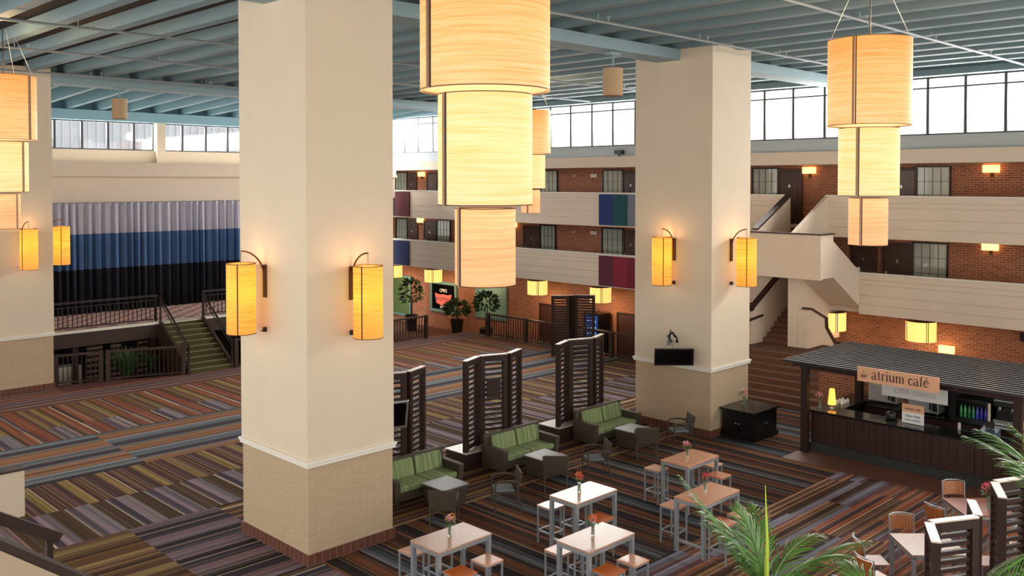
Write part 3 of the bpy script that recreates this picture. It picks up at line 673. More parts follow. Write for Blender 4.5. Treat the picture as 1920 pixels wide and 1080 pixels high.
# ------------------------------------------------------------ east ground level
M_seafoam=mat('green_panel',(104,146,138),.5,var=.08,vscale=3)
def framed(y0,y1,z0,z1,name,lab,cat,inner,fr=.12):
    t=thing(name,lab,cat,(33.98,(y0+y1)/2,z0))
    m=MB(); m.box(33.9,34,y0,y0+fr,z0,z1); m.box(33.9,34,y1-fr,y1,z0,z1); m.box(33.9,34,y0+fr,y1-fr,z0,z0+fr); m.box(33.9,34,y0+fr,y1-fr,z1-fr,z1); m.build('frame',M_seafoam,t,world=True)
    m=MB(); m.box(33.94,33.98,y0+fr,y1-fr,z0+fr,z1-fr); m.build('panel',inner,t,world=True); return t
t=framed(38.9,41.2,-.25,1.5,'backstage_sign','black framed sign with a red crown shaped badge','sign',mat('matte_black',(9,9,11),.95,spec=.05),.16)
M_badge=mat('sign_red',(214,92,70),.5,emit=.35,ecol=(214,92,70)); M_signw=mat('sign_cream',(235,225,205),.5,emit=.3)
m=MB()
m.prismX([(39.45,.25),(39.85,.15),(40.25,.15),(40.65,.25),(40.78,.82),(40.4,.75),(40.05,.78),(39.7,.75),(39.32,.82)],33.925,33.939); m.build('badge',M_badge,t,world=True)
def text(s,parent,name,size,mt,M4,ext=.004,align='CENTER'):
    c=bpy.data.curves.new(name,'FONT'); c.body=s; c.size=size; c.extrude=ext; c.align_x=align; c.align_y='CENTER'; c.materials.append(mt)
    q=bpy.data.objects.new('tmp',c); COL.objects.link(q); bpy.context.view_layer.update()
    me=bpy.data.meshes.new_from_object(q.evaluated_get(bpy.context.evaluated_depsgraph_get())); me.name=name
    bpy.data.objects.remove(q); bpy.data.curves.remove(c)
    o=bpy.data.objects.new(name,me); COL.objects.link(o); o.parent=parent; o.matrix_local=M4
    if not me.materials: me.materials.append(mt)
    return o
def facing_negX(x,y,z): # text readable from -X side
    return Matrix(((0,0,-1,x),(-1,0,0,y),(0,1,0,z),(0,0,0,1)))
L0=t.location
text("BACKSTAGE",t,'lettering',.26,M_black,facing_negX(33.92-L0.x,40.05-L0.y,.5-L0.z))
text("CPR'S",t,'lettering',.26,M_signw,facing_negX(33.93-L0.x,40.05-L0.y,.98-L0.z))
text("GRILLE",t,'lettering',.18,M_signw,facing_negX(33.93-L0.x,40.05-L0.y,.04-L0.z))
framed(34.9,37.3,-.2,1.8,'window_panel','pale green glazed panel on the brick wall behind the bushy plant','panel',M_seafoam)
framed(43.0,45.2,-.8,1.6,'window_panel','dull green panel on the brick wall at the far left','panel',mat('green_dull',(84,112,60),.6))
for a,b,z,l in ((30.6,32.4,.92,'dark service doorway behind the far railing'),(26.0,27.35,.97,'dark doorway on the ground floor beside the television column'),(15.3,17.0,.9,'dark doorway behind the cafe roof'),(6.5,8.6,.9,'dark doorway at the far right above the cafe roof')):
    m=MB(); m.box(33.93,34,a,b,-1.2,z); o=S(m.build('door_%d'%dn,M_door),l); dn+=1
    m=MB(); m.box(33.9,33.95,a-.08,a,-1.2,z+.08); m.box(33.9,33.95,b,b+.08,-1.2,z+.08); m.box(33.9,33.95,a,b,z,z+.08); m.build('door_frame',M_darkwood,o)
t=thing('vending_machine','vending machine with a glowing blue front behind the far louvered screen','vending machine',(33.3,28.2,-1.2))
m=MB(); m.box(-.3,.5,-.5,.5,0,2.2); m.build('cabinet',M_black,t); 
vb=mat('vending_blue',(30,60,110),.4,emit=.35,ecol=(24,70,150))
m=MB(); m.box(-.32,-.3,-.36,.36,.8,2.1); m.build('lit_front',vb,t)
m=MB()
for k in range(4):
    for q in range(3): m.box(-.34,-.32,-.26+q*.2,-.18+q*.2,.95+k*.28,1.02+k*.28)
m.build('can_pictures',mat('vend_spots',(170,210,240),.4,emit=.8),t)
shrub((33.0,37.8,-1.2),.62,.45,1.45,420,.3,'bushy plant in a tall dark pot against the brick wall')
shrub((32.3,40.9,-1.2),.55,.8,2.1,300,.3,'tall leafy tree plant at the far left under the balcony')
shrub((32.1,34.5,-1.2),.55,.55,2.15,360,.28,'round leafy tree plant in front of the pale green panel')
for i,(x,y,l) in enumerate([(30.2,29.2,'behind the middle of the long railing'),(30.1,26.6,'beside the far louvered screen'),(30.3,31.0,'near the left end of the long railing'),(30.4,23.6,'beyond the railing next to the television column'),(26.3,34.0,'behind the short far railing'),(23.4,33.8,'behind the short railing next to the column')]):
    grassy((x,y,-1.18),1.5,60,'low green shrub '+l,lw=.05,mt=M_leafd,name='shrub')
# drum lanterns
M_drum=mat('drum_shade',(255,205,110),.5,emit=.62,ecol=(255,212,120))
def drum(y,lab):
    t=thing('drum_lantern',lab,'ceiling lamp',(32.78,y,2.45))
    m=MB(); m.lathe([(.5,-.82),(.5,-.14)],28,cap=False); m.lathe([(.48,-.16),(.48,-.8)],28,cap=False); o=m.build('shade',M_drum,t,smooth=True)
    m=MB(); m.lathe([(.47,-.8),(.47,-.79)],28); m.build('diffuser',M_drum,t)
    for a in (222,229,312,138):
        m=MB(); ca,sa=math.cos(R(a)),math.sin(R(a)); m.box(.503*ca-.009,.503*ca+.009,.503*sa-.009,.503*sa+.009,-.83,-.13); m.build('strap',M_black,t)
    m=MB(); m.tube([(0,0,-.14),(0,0,0)],.02,6); m.lathe([(.5,-.135),(.5,-.13)],28); m.build('canopy',M_bronze,t)
    ld=bpy.data.lights.new('lamp','POINT'); ld.energy=32; ld.color=(1,.7,.42); ld.shadow_soft_size=.2
    lo=bpy.data.objects.new('bulb',ld); COL.objects.link(lo); lo.parent=t; lo.location=(0,0,-1.0)
k=32.78/31
for y,l in ((39.53,'beside the framed badge sign'),(31.52,'left of the far louvered screen'),(27.48,'behind the far louvered screen'),(16.19,'right of the stair landing'),(12.91,'above the cafe sign'),(43.12,'at the far left edge of the brick wall'),(36.4,'hidden behind the central pendant')):
    drum(y,'cream drum lantern under the balcony, '+l)
louver('louvered_screen',[(27.65,25.85),(28.25,25.3),(28.55,25.35),(29.05,24.6)],'distant dark louvered screen standing by the long railing',h=2.5,slats=20)

# ------------------------------------------------------------ hanging pendants
def pmat(n,a,b,c,s,z0,z1,st): return grain_mat(n,a,b,c,s,z0,z1,st,.9)
PM1=pmat('veneer_top',(240,172,112),(255,204,150),(255,226,192),.66,2.2,3.8,[(0,(255,236,214)),(.35,(255,234,202)),(1,(255,196,134))])
PM2=pmat('veneer_mid',(255,206,142),(255,226,180),(255,240,216),.66,.9,2.2,[(0,(255,238,210)),(.5,(255,248,214)),(1,(255,238,200))])
PM3=pmat('veneer_low',(244,172,124),(255,206,164),(255,226,192),.66,0,.9,[(0,(255,218,196)),(.4,(255,214,186)),(1,(255,240,206))])
M_inner=mat('lamp_diffuser',(200,160,110),.6,emit=.62,ecol=(255,214,150))
M_seam=mat('seam_metal',(150,118,92),.45,metal=.5)
def pendant(loc,seam,lab):
    t=thing('tiered_pendant',lab,'pendant lamp',loc)
    for (r,z0,z1,mt,bt) in ((.735,2.2,3.78,PM1,1),(.535,.91,2.16,PM2,1),(.345,0,.88,PM3,1)):
        m=MB(); m.lathe([(r,z0),(r,z1)],64,cap=False); m.lathe([(r-.02,z1),(r-.02,z0)],64,cap=False); m.lathe([(r-.02,z0),(r,z0)],64,cap=False); m.lathe([(r,z1),(r-.02,z1)],64,cap=False)
        sh=m.build('shade',mt,t,smooth=True)
        m=MB(); a=R(seam); m.tube([((r+.005)*math.cos(a),(r+.005)*math.sin(a),z0),((r+.005)*math.cos(a),(r+.005)*math.sin(a),z1)],.022,6); m.build('seam',M_seam,sh)
        m=MB(); a=R(seam+3.6); m.box((r+.004)*math.cos(a)-.008,(r+.004)*math.cos(a)+.008,(r+.004)*math.sin(a)-.008,(r+.004)*math.sin(a)+.008,z0,z1); m.build('seam_edge',M_iron,sh)
        m=MB(); m.lathe([(r-.03,z0+.03),(r-.03,z0+.04)],48); m.build('diffuser',M_inner,sh)
        m=MB(); 
        for zz in (z0,z1-.012): m=MB(); m.lathe([(r+.004,zz),(r+.006,zz+.012),(r-.022,zz+.012),(r-.022,zz)],64,cap=False); m.build('rim',M_bronze,sh)
    m=MB(); m.tube([(0,0,3.6),(0,0,4.95)],.012,6); m.build('rod',M_black,t)
    for k in range(4):
        a=R(seam+20+90*k); m=MB(); m.tube([(.7*math.cos(a),.7*math.sin(a),3.78),(.2*math.cos(a),.2*math.sin(a),4.95)],.005,4); m.build('wire',M_pipe,t)
    m=MB(); m.lathe([(.02,3.55),(.02,3.9)],8); m.box(-.71,.71,-.02,.02,3.7,3.74); m.box(-.02,.02,-.71,.71,3.7,3.74); m.build('cross_bar',M_bronze,t)
    ld=bpy.data.lights.new('lamp','POINT'); ld.energy=60; ld.color=(1,.66,.35); ld.shadow_soft_size=.25
    lo=bpy.data.objects.new('bulb',ld); COL.objects.link(lo); lo.parent=t; lo.location=(0,0,4.1)
pendant((7.15,7.7,6.02),225-55,'largest tiered veneer pendant lamp, in the centre foreground')
pendant((16.69,7.56,6.02),183,'tiered veneer pendant lamp at right, over the cafe side')
pendant((7.1,25.14,6.02),302,'tiered veneer pendant lamp at the left edge')
pendant((24.48,23.89,6.02),204,'smallest, farthest tiered pendant lamp, beside the central one')

# ------------------------------------------------------------ sconces
PS=grain_mat('sconce_veneer',(240,152,62),(255,196,98),(255,222,140),.72,-1.42,-.07,[(0,(255,192,144)),(.35,(255,222,150)),(.6,(255,250,160)),(1,(255,220,150))],1.3)
def sconce(px,py,nx,ny,off,side,lab,seam=0):
    # wall point, outward normal, offset of the shade, sideways shift
    t=thing('wall_sconce',lab,'wall lamp',(px,py,5.66)); sx,sy=-ny,nx
    cx,cy=nx*off+sx*side,ny*off+sy*side
    m=MB(); m.beam((nx*.02,ny*.02,-.1),(nx*.02,ny*.02,-.74),.09,.05,up=(nx,ny,0)); m.build('wall_bracket',M_bronze,t)
    pts=[]
    for i in range(9):
        u=i/8; a=u*math.pi/2
        pts.append((cx*(math.sin(a)*.95+.05),cy*(math.sin(a)*.95+.05),-.35+.55*(1-math.cos(a))**.5 if False else -.4+.6*math.sin(a*1.0)**.8 if a>0 else -.4))
    pts=[(cx*(1-math.cos(R(90*i/8)))+nx*.03*(1-i/8),cy*(1-math.cos(R(90*i/8)))+ny*.03*(1-i/8),-.38+.56*math.sin(R(90*i/8))) for i in range(9)]
    m=MB(); m.tube(pts,.017,8); m.build('curved_arm',M_bronze,t)
    m=MB(); m.tube([(cx,cy,.18),(cx,cy,-.06)],.006,5); m.build('hanger',M_iron,t)
    m=MB(); m.lathe([(.28,-1.42),(.28,-.06)],36,(cx,cy),cap=False); m.lathe([(.265,-.06),(.265,-1.42)],36,(cx,cy),cap=False); m.lathe([(.265,-1.42),(.28,-1.42)],36,(cx,cy),cap=False)
    sh=m.build('shade',PS,t,smooth=True)
    m=MB(); m.lathe([(.264,-1.38),(.264,-1.37)],30,(cx,cy)); m.build('diffuser',M_inner,sh)
    m=MB(); a=R(seam); m.tube([(cx+.284*math.cos(a),cy+.284*math.sin(a),-1.43),(cx+.284*math.cos(a),cy+.284*math.sin(a),-.05)],.012,5); m.build('seam',M_iron,sh)
    m=MB(); m.lathe([(.285,-.07),(.285,-.055),(.262,-.055),(.262,-.07)],36,(cx,cy),cap=False); m.build('rim',M_bronze,sh); m=MB(); m.lathe([(.285,-1.43),(.285,-1.415),(.262,-1.415),(.262,-1.43)],36,(cx,cy),cap=False); m.build('rim',M_bronze,sh)
    m=MB(); m.tube([(0,0,-1.36),(nx*.12,ny*.12,-1.4)],.01,5); m.box(-.03+nx*.03,.03+nx*.03,-.03+ny*.03,.03+ny*.03,-1.42,-1.33); m.build('lower_stay',M_iron,t)
    ld=bpy.data.lights.new('lamp','POINT'); ld.energy=7; ld.color=(1,.5,.22); ld.shadow_soft_size=.12
    lo=bpy.data.objects.new('bulb',ld); COL.objects.link(lo); lo.parent=t; lo.location=(cx,cy,-.02)
def inward(): pass
sconce(9.27,16.33,-1,0,.44,-.17,'lit cylinder wall lamp on the left face of the foreground column',seam=228)
sconce(10.25,14.85,0,-1,.48,.06,'lit cylinder wall lamp on the right face of the foreground column',seam=210)
sconce(22.0,15.67,-1,0,.4,-.16,'lit cylinder wall lamp on the left face of the television column',seam=225)
sconce(22.97,14.42,0,-1,.48,.06,'lit cylinder wall lamp on the right face of the television column',seam=212)
sconce(10.05,33.93,0,-1,.5,.1,'lit cylinder wall lamp on the front of the far left column',seam=210)
sconce(11.08,34.75,1,0,.5,-.15,'lit cylinder wall lamp on the right side of the far left column',seam=250)
sconce(23.0,17.1,0,1,.42,0,'lit cylinder wall lamp on the rear of the television column',seam=180)

# ------------------------------------------------------------ hanging speakers
for (x,y,l) in ((19.34,15.8,'beige cylinder speaker under the girder between the columns'),(13.56,34.3,'beige cylinder speaker under the far left girder')):
    t=thing('hanging_speaker',l,'speaker',(x,y,10.62))
    m=MB(); m.lathe([(.27,-1.12),(.27,-.4)],28); m.build('body',mat('speaker_beige',(190,160,124),.6),t,smooth=True)
    m=MB(); m.lathe([(.25,-1.14),(.25,-1.12)],28); m.build('grille',mat('speaker_grille',(150,110,84),.6),t)
    m=MB(); m.tube([(0,0,-.4),(0,0,-.02)],.03,8); m.build('stem',M_girder,t)
    m=MB(); m.box(-.2,.2,-.1,.1,-.05,0.03); m.build('mount',M_girder,t)

# ------------------------------------------------------------ televisions
def tv(loc,rot,w,h,lab,tilt=8,arm=.3,case=None):
    t=thing('television',lab,'television',loc,rot)
    m=MB(); m.box(-w/2,w/2,-.06,0,0,h); b_=m.build('casing',case or M_black,t,bevel=.01); b_.rotation_euler.x=R(tilt)
    m=MB(); m.box(-w/2+.05,w/2-.05,-.064,-.06,.06,h-.04); s_=m.build('screen',mat('tv_screen',(6,6,8),.12),t); s_.rotation_euler.x=R(tilt)
    if arm<=0: return t
    m=MB(); m.tube([(0,0,h*.6),(0,arm*.5,h+.1),(0,arm,h+.05)],.03,8); m.box(-.05,.05,arm-.02,arm,h-.1,h+.2); m.build('wall_arm',M_steel,t)
    return t
tv((21.36,15.23,2.04),R(-45),1.1,.49,'black wall mounted television on the second column',arm=.88)
t=thing('cable_bundle','loose dark cables on the arm above the black television','cables',(21.55,15.45,2.62))
m=MB(); m.tube([(0,0,0),(0,.1,.18),(.05,.0,.28),(.1,-.1,.14),(.0,-.2,.05)],.04,6); m.tube([(0,.05,.1),(.08,.08,.34)],.02,5); m.build('cables',M_black,t)
o=tv((11.715,15.405,2.05),R(-20),.5,.62,'grey television beyond the right edge of the foreground column',tilt=14,arm=0,case=M_steel)
m=MB(); m.tube([(0,.04,.35),(-.2,.02,.36),(-.44,-.062,.36)],.03,8); m.build('wall_arm',M_steel,o)

# ------------------------------------------------------------ cabinet by column
t=thing('corner_cabinet','black lacquered low cabinet beside the second column','cabinet',(23.1,13.85,0))
m=MB(); m.box(-.62,.62,-.5,.5,.1,.76); m.build('body',M_black,t,bevel=.01)
m=MB(); m.box(-.7,.7,-.56,.56,.76,.82); m.build('top',M_blackg,t,bevel=.01)
m=MB(); m.box(-.66,.66,-.54,.54,0.03,.12); m.build('plinth',M_black,t)
for sx in (-1,1):
    for sy in (-1,1):
        m=MB(); m.lathe([(.07,0),(.05,.03)],10,(sx*.58,sy*.46)); m.build('foot',M_black,t)
for s_ in (0,1):
    m=MB(); m.box(-.635,-.62,-.46+.47*s_,-.01+.47*s_,.16,.72); d=m.build('door',M_black,t); m=MB(); m.lathe([(.02,.42),(.02,.46)],8,(-.655,-.05+.1*s_)); m.build('knob',M_steel,d)
    m=MB(); m.box(-.58+.59*s_,-.02+.59*s_,-.515,-.5,.16,.72); d=m.build('side_panel',M_black,t); m=MB(); m.lathe([(.02,.42),(.02,.46)],8,(-.06+.12*s_,-.53)); m.build('knob',M_steel,d)

# ------------------------------------------------------------ flower vases
M_vase=mat('vase_glass',(200,215,200),.1); MATS['vase_glass'].node_tree.nodes['Principled BSDF'].inputs['Transmission Weight'].default_value=.85
def vase(x,y,z,c1,c2,lab,s=1.0):
    rnd=random.Random(int(x*100)); t=thing('flower_vase',lab,'vase',(x,y,z))
    m=MB(); m.lathe([(.028*s,0),(.032*s,.03*s),(.026*s,.13*s),(.03*s,.15*s),(.022*s,.15*s),(.02*s,.02*s)],12); m.build('vase',M_vase,t,smooth=True)
    m=MB()
    for k in range(6):
        a=k*1.05; m.tube([(0,0,.03*s),(.02*s*math.cos(a),.02*s*math.sin(a),.15*s),(.06*s*math.cos(a),.06*s*math.sin(a),.23*s)],.004,4)
    leafball(m,(0,0,.2*s),.07*s,.05*s,12,.07*s,rnd); m.build('stems',M_leafs,t)
    for cc,nn in ((c1,12),(c2,8)):
        for k in range(nn//4):
            a=rnd.uniform(0,6.28); r=.05*s*rnd.uniform(.3,1); m=MB(); leafball(m,(r*math.cos(a),r*math.sin(a),(.25+rnd.uniform(-.02,.05))*s),.035*s,.03*s,26,.035*s,rnd); m.build('blossom',mat('petal_%d_%d_%d'%cc,cc,.6),t)
ORG=(228,120,80);PNK=(224,120,140);LIL=(196,150,190);RED=(206,70,80);YEL=(228,160,80)

# ------------------------------------------------------------ bar tables and stools
PALETOP=False
def bar_table(x0,x1,y0,y1,lab):
    cx,cy=(x0+x1)/2,(y0+y1)/2; hx,hy=(x1-x0)/2,(y1-y0)/2
    t=thing('bar_table',lab,'table',(cx,cy,0))
    m=MB(); m.box(-hx,hx,-hy,hy,1.04,1.07); m.build('tabletop',M_teakp if PALETOP else M_teak,t,bevel=.004)
    m=MB(); m.box(-hx+.01,hx-.01,-hy+.01,-hy+.05,.97,1.04); m.box(-hx+.01,hx-.01,hy-.05,hy-.01,.97,1.04); m.box(-hx+.01,-hx+.05,-hy+.05,hy-.05,.97,1.04); m.box(hx-.05,hx-.01,-hy+.05,hy-.05,.97,1.04); m.build('apron',M_alu,t)
    for sx in (-1,1):
        for sy in (-1,1):
            m=MB(); m.box(sx*(hx-.005),sx*(hx-.075),sy*(hy-.005),sy*(hy-.075),0,1.04); m.build('leg',M_alu,t)
    m=MB(); m.box(-hx+.01,-hx+.05,-hy+.07,hy-.07,.2,.245); m.build('stretcher',M_alu,t)
    m=MB(); m.box(hx-.05,hx-.01,-hy+.07,hy-.07,.2,.245); m.build('stretcher',M_alu,t)
    return t
bar_table(16.5,17.7,11.38,12.1,'square-legged teak bar table at the back of the group, with pink flowers')
bar_table(14.75,16.0,9.8,10.5,'teak bar table partly hidden by the foreground palm')
PALETOP=True
bar_table(13.07,14.29,11.53,12.25,'bar table with pale glossy top and orange flowers, middle of the group')
bar_table(11.5,12.72,9.87,10.61,'bar table with orange flowers nearest the bottom centre')
bar_table(9.72,10.93,11.61,12.36,'bar table nearest the foreground column, with pink and orange flowers')
def bar_stool(x,y,lab,mt):
    t=thing('bar_stool',lab,'stool',(x,y,0)); h=.2
    m=MB(); m.box(-h,h,-h,h,.735,.76); m.build('seat',mt,t,bevel=.004)
    m=MB(); 
    for a,b in ((-h+.005,-h+.03),(h-.03,h-.005)): m.box(a,b,-h+.005,h-.005,.71,.735); m.box(-h+.03,h-.03,a,b,.71,.735)
    m.build('seat_frame',M_alu,t)
    for sx in (-1,1):
        for sy in (-1,1):
            m=MB(); m.box(sx*(h-.005),sx*(h-.035),sy*(h-.005),sy*(h-.035),0,.71); m.build('leg',M_alu,t)
    for s_ in (-1,1):
        m=MB(); m.box(-h+.035,h-.035,s_*(h-.01),s_*(h-.03),.24,.265); m.build('footrest',M_alu,t)
        m=MB(); m.box(s_*(h-.01),s_*(h-.03),-h+.035,h-.035,.24,.265); m.build('footrest',M_alu,t)
tb='of the rear teak table'
for x,y,mt,l in [(16.78,12.42,M_teak2,'at the far left side of the back table by the column'),(17.36,11.17,M_oranget,'under the near side of the back table, mostly hidden'),(17.92,11.75,M_teak2,'at the right end of the back table'),
 (13.35,12.46,M_teak2,'left of the pale glossy table in the middle'),(13.52,11.33,M_oranget,'orange topped, tucked under the middle table front'),(13.95,12.4,M_teak2,'behind the pale glossy table in the middle'),
 (15.1,10.75,M_teak2,'left of the table beside the palm'),(15.6,9.52,M_teak2,'just behind the palm leaves, right of the table'),(15.0,9.55,M_oranget,'orange topped, close to the palm fronds'),
 (10.0,12.6,M_teak2,'left of the table nearest the foreground column'),(10.62,11.4,M_teak2,'right of the table nearest the foreground column'),(9.97,11.35,M_oranget,'orange topped, at the bottom edge by the left table'),(10.55,12.62,M_teak2,'behind the table nearest the foreground column'),
 (11.83,10.82,M_teak2,'left of the bottom centre table'),(12.38,9.65,M_teak2,'right of the bottom centre table'),(11.78,9.68,M_oranget,'orange topped, at the bottom edge by the centre table'),(12.45,10.85,M_teak2,'behind the bottom centre table')]:
    bar_stool(x,y,'backless metal bar stool '+l,mt)
vase(17.08,11.8,1.071,PNK,(240,190,200),'small vase of pink flowers on the back bar table',1.1)
vase(13.62,11.95,1.071,ORG,RED,'small vase of orange flowers on the pale glossy bar table',1.2)
vase(12.1,10.3,1.071,ORG,PNK,'small vase of orange flowers on the bottom centre bar table',1.1)
vase(10.33,12.03,1.071,YEL,LIL,'small vase of lilac and orange flowers on the bar table by the column',1.2)
vase(15.45,10.25,1.071,RED,RED,'small vase of red flowers on the bar table behind the palm',1.1)
vase(23.2,14.1,.822,PNK,(230,200,210),'small vase of pink flowers on the black cabinet',1.3)
vase(23.18,11.78,1.12,PNK,(235,190,180),'small vase of pink flowers at the left end of the cafe counter',1.3)

# ------------------------------------------------------------ sofas, coffee tables, armchairs
def sofa(x0,lab):
    t=thing('wicker_sofa',lab,'sofa',(x0+1,16.5,0))
    def arm(s_):
        m=MB(); m.hexa([(s_*.84,-.36,.05),(s_*.98,-.36,.05),(s_*.98,.42,.05),(s_*.84,.42,.05)],[(s_*.86,-.42,.6),(s_*1.02,-.42,.6),(s_*1.02,.42,.62),(s_*.86,.42,.62)]); return m.build('arm',M_wicker,t,bevel=.02)
    arm(-1);arm(1)
    m=MB(); m.box(-.84,.84,-.34,.38,.1,.3); m.build('base',M_wicker,t,bevel=.01)
    m=MB(); m.hexa([(-.98,.26,.1),(.98,.26,.1),(.98,.38,.1),(-.98,.38,.1)],[(-.98,.32,.86),(.98,.32,.86),(.98,.44,.86),(-.98,.44,.86)]); m.build('back_frame',M_wicker,t,bevel=.02)
    for s_ in (-1,1):
        a,b_=(-.83,-.01) if s_<0 else (.01,.83)
        m=MB(); m.box(a,b_,-.38,.24,.3,.44); m.build('seat_cushion',M_green,t,bevel=.035)
        m=MB(); m.hexa([(a+.01,.12,.44),(b_-.01,.12,.44),(b_-.01,.25,.44),(a+.01,.25,.44)],[(a+.02,.2,.83),(b_-.02,.2,.83),(b_-.02,.31,.83),(a+.02,.31,.83)]); m.build('back_cushion',M_green,t,bevel=.03)
        for sy in (-.34,.34):
            m=MB(); m.box(s_*.9-.03,s_*.9+.03,sy-.03,sy+.03,0,.06); m.build('foot',M_wicker,t)
sofa(12.25,'green cushioned wicker sofa nearest the foreground column')
sofa(15.57,'green cushioned wicker sofa, the middle of three')
sofa(19.0,'green cushioned wicker sofa nearest the second column')
def ctable(x,y,lab):
    t=thing('coffee_table',lab,'table',(x,y,0))
    m=MB(); m.box(-.38,.38,-.38,.38,.47,.5); m.build('top',M_wtop,t,bevel=.005)
    m=MB(); m.hexa([(-.31,-.31,.02),(.31,-.31,.02),(.31,.31,.02),(-.31,.31,.02)],[(-.36,-.36,.47),(.36,-.36,.47),(.36,.36,.47),(-.36,.36,.47)]); m.build('wicker_base',M_wicker,t,bevel=.01)
ctable(13.22,15.55,'grey topped wicker coffee table by the foreground column')
ctable(16.34,15.45,'grey topped wicker coffee table in front of the middle sofa')
ctable(19.83,15.45,'grey topped wicker coffee table near the second column')
def armchair(x,y,az,lab):
    t=thing('wicker_armchair',lab,'chair',(x,y,0),az-math.pi/2)   # local +y = facing
    m=MB(); m.box(-.25,.25,-.24,.25,.40,.44); m.build('seat',M_wicker,t,bevel=.01)
    m=MB(); m.box(-.23,.23,-.2,.23,.44,.475); m.build('seat_cushion',M_seatgrey,t,bevel=.012)
    m=MB(); m.hexa([(-.25,-.27,.42),(.25,-.27,.42),(.25,-.24,.42),(-.25,-.24,.42)],[(-.28,-.36,.85),(.28,-.36,.85),(.28,-.32,.87),(-.28,-.32,.87)]); m.build('backrest',M_wicker,t,bevel=.01)
    for s_ in (-1,1):
        m=MB(); m.tube([(s_*.27,.24,0),(s_*.27,.23,.64)],.02,6); m.build('leg',M_wicker,t)
        m=MB(); m.tube([(s_*.25,-.36,0),(s_*.26,-.26,.42),(s_*.28,-.35,.86)],.02,6); m.build('leg',M_wicker,t)
        m=MB(); m.tube([(s_*.27,.25,.63),(s_*.275,.12,.685),(s_*.28,-.08,.685),(s_*.275,-.3,.64)],.024,6); m.build('armrest',M_wicker,t)
    return t
f45=R(43); lft=R(145)
armchair(12.38,14.6,f45,'wicker armchair with its back to us by the foreground column')
armchair(14.02,14.5,lft,'wicker armchair seen from the side between the first two tables')
armchair(15.8,14.6,f45,'wicker armchair with its back to us at the middle coffee table')
armchair(17.16,14.56,lft,'wicker armchair seen from the side right of the middle table')
armchair(19.28,14.6,f45,'wicker armchair with its back to us near the second column')
armchair(20.75,14.6,lft,'wicker armchair seen from the side against the second column')

# ------------------------------------------------------------ louvered screens on pedestals
for dx,l,px in ((-3.3,'nearest the foreground column',0),(0,'in the middle of the three',0),(3.4,'nearest the second column',0)):
    x=15.12+dx
    m=MB(); m.box(x-.02,x+2.5,16.97,17.72,0,.43); 
    t=thing('pedestal','dark wood pedestal under the louvered screen '+l,'pedestal',(x,17.3,0))
    m.build('box',M_darkwood,t,world=True); m=MB(); m.box(x-.04,x+2.52,16.95,17.74,.43,.45); m.build('top',mat('pedestal_top',(190,184,176),.3),t,world=True)
    louver('louvered_screen',[(x+.02,17.08),(x+.78,17.38),(x+1.56,17.1),(x+2.3,17.38)],'dark folding louvered screen '+l,z=.451,h=2.27)
t=thing('notice_board','small dark board fixed to the middle louvered screen','board',(16.2,17.14,1.9))
m=MB(); m.box(-.19,.19,-.02,0,-.24,.24); o=m.build('board',M_darkwood,t); o.rotation_euler.z=R(-20)
louver('louvered_screen',[(12.88,4.83),(13.62,5.22),(14.38,4.8),(15.06,5.14)],'near louvered screen with sheen painted on its top edges at the bottom right',h=2.25)
louver('louvered_screen',[(15.45,4.8),(16.23,5.18),(16.95,4.85),(17.7,5.2)],'louvered screen half hidden by the palm at the right edge',h=2.25)

# ------------------------------------------------------------ dining group at lower right
M_dteak=wood_slat_mat('red_teak_slats',(170,96,70),14,'y')
def dtable(x,y,lab):
    t=thing('dining_table',lab,'table',(x,y,0),R(45)); h=.5
    m=MB(); m.box(-h,h,-h,h,.72,.75); m.build('tabletop',M_teakp if x<18 else M_dteak,t,bevel=.004)
    m=MB()
    for a,b_ in ((-h+.01,-h+.05),(h-.05,h-.01)): m.box(a,b_,-h+.01,h-.01,.66,.72); m.box(-h+.05,h-.05,a,b_,.66,.72)
    m.build('apron',M_alu,t)
    for sx in (-1,1):
        for sy in (-1,1): m=MB(); m.box(sx*(h-.01),sx*(h-.07),sy*(h-.01),sy*(h-.07),0,.72); m.build('leg',M_alu,t)
dtable(16.7,6.4,'low teak dining table behind the near louvered screen')
dtable(19.35,6.45,'low teak dining table with pink flowers near the cafe')
vase(16.52,6.15,.752,PNK,RED,'small vase of pink flowers on the dining table by the near screen',1.2)
vase(19.3,6.25,.752,RED,PNK,'small vase of red and white flowers on the dining table by the cafe',1.6)
def dchair(x,y,az,lab):
    t=thing('dining_chair',lab,'chair',(x,y,0),az-math.pi/2)
    m=MB(); m.box(-.22,.22,-.22,.22,.43,.455); m.build('seat',M_chairteak,t,bevel=.004)
    m=MB(); vs=[];fs=[]
    for i in range(9):
        a=-.22+.44*i/8; yy=-.3+.06*(a/.22)**2
        for z_,dd in ((.56,0),(.83,-.04)):
            vs+=[(a,yy+dd,z_),(a,yy+dd-.015,z_)]
    for i in range(8):
        o=i*4; fs+=[(o,o+4,o+6,o+2),(o+1,o+3,o+7,o+5),(o+2,o+6,o+7,o+3),(o,o+1,o+5,o+4)]
    m.add(vs,fs); m.build('backrest',M_chairteakx,t)
    m=MB(); m.tube([(-.23,-.23,.56),(-.235,-.26,.85),(-.12,-.325,.86),(0,-.345,.86),(.12,-.325,.86),(.235,-.26,.85),(.23,-.23,.56)],.014,6); m.build('back_frame',M_alu,t)
    for s_ in (-1,1):
        m=MB(); m.tube([(s_*.22,.22,0),(s_*.22,.21,.43)],.014,6); m.build('leg',M_alu,t)
        m=MB(); m.tube([(s_*.23,-.28,0),(s_*.23,-.22,.43),(s_*.23,-.23,.58)],.014,6); m.build('leg',M_alu,t)
dchair(17.35,7.05,R(225),'metal and teak chair behind the near dining table')
dchair(16.02,7.1,R(-45),'metal and teak chair seen edge on, left of the near dining table')
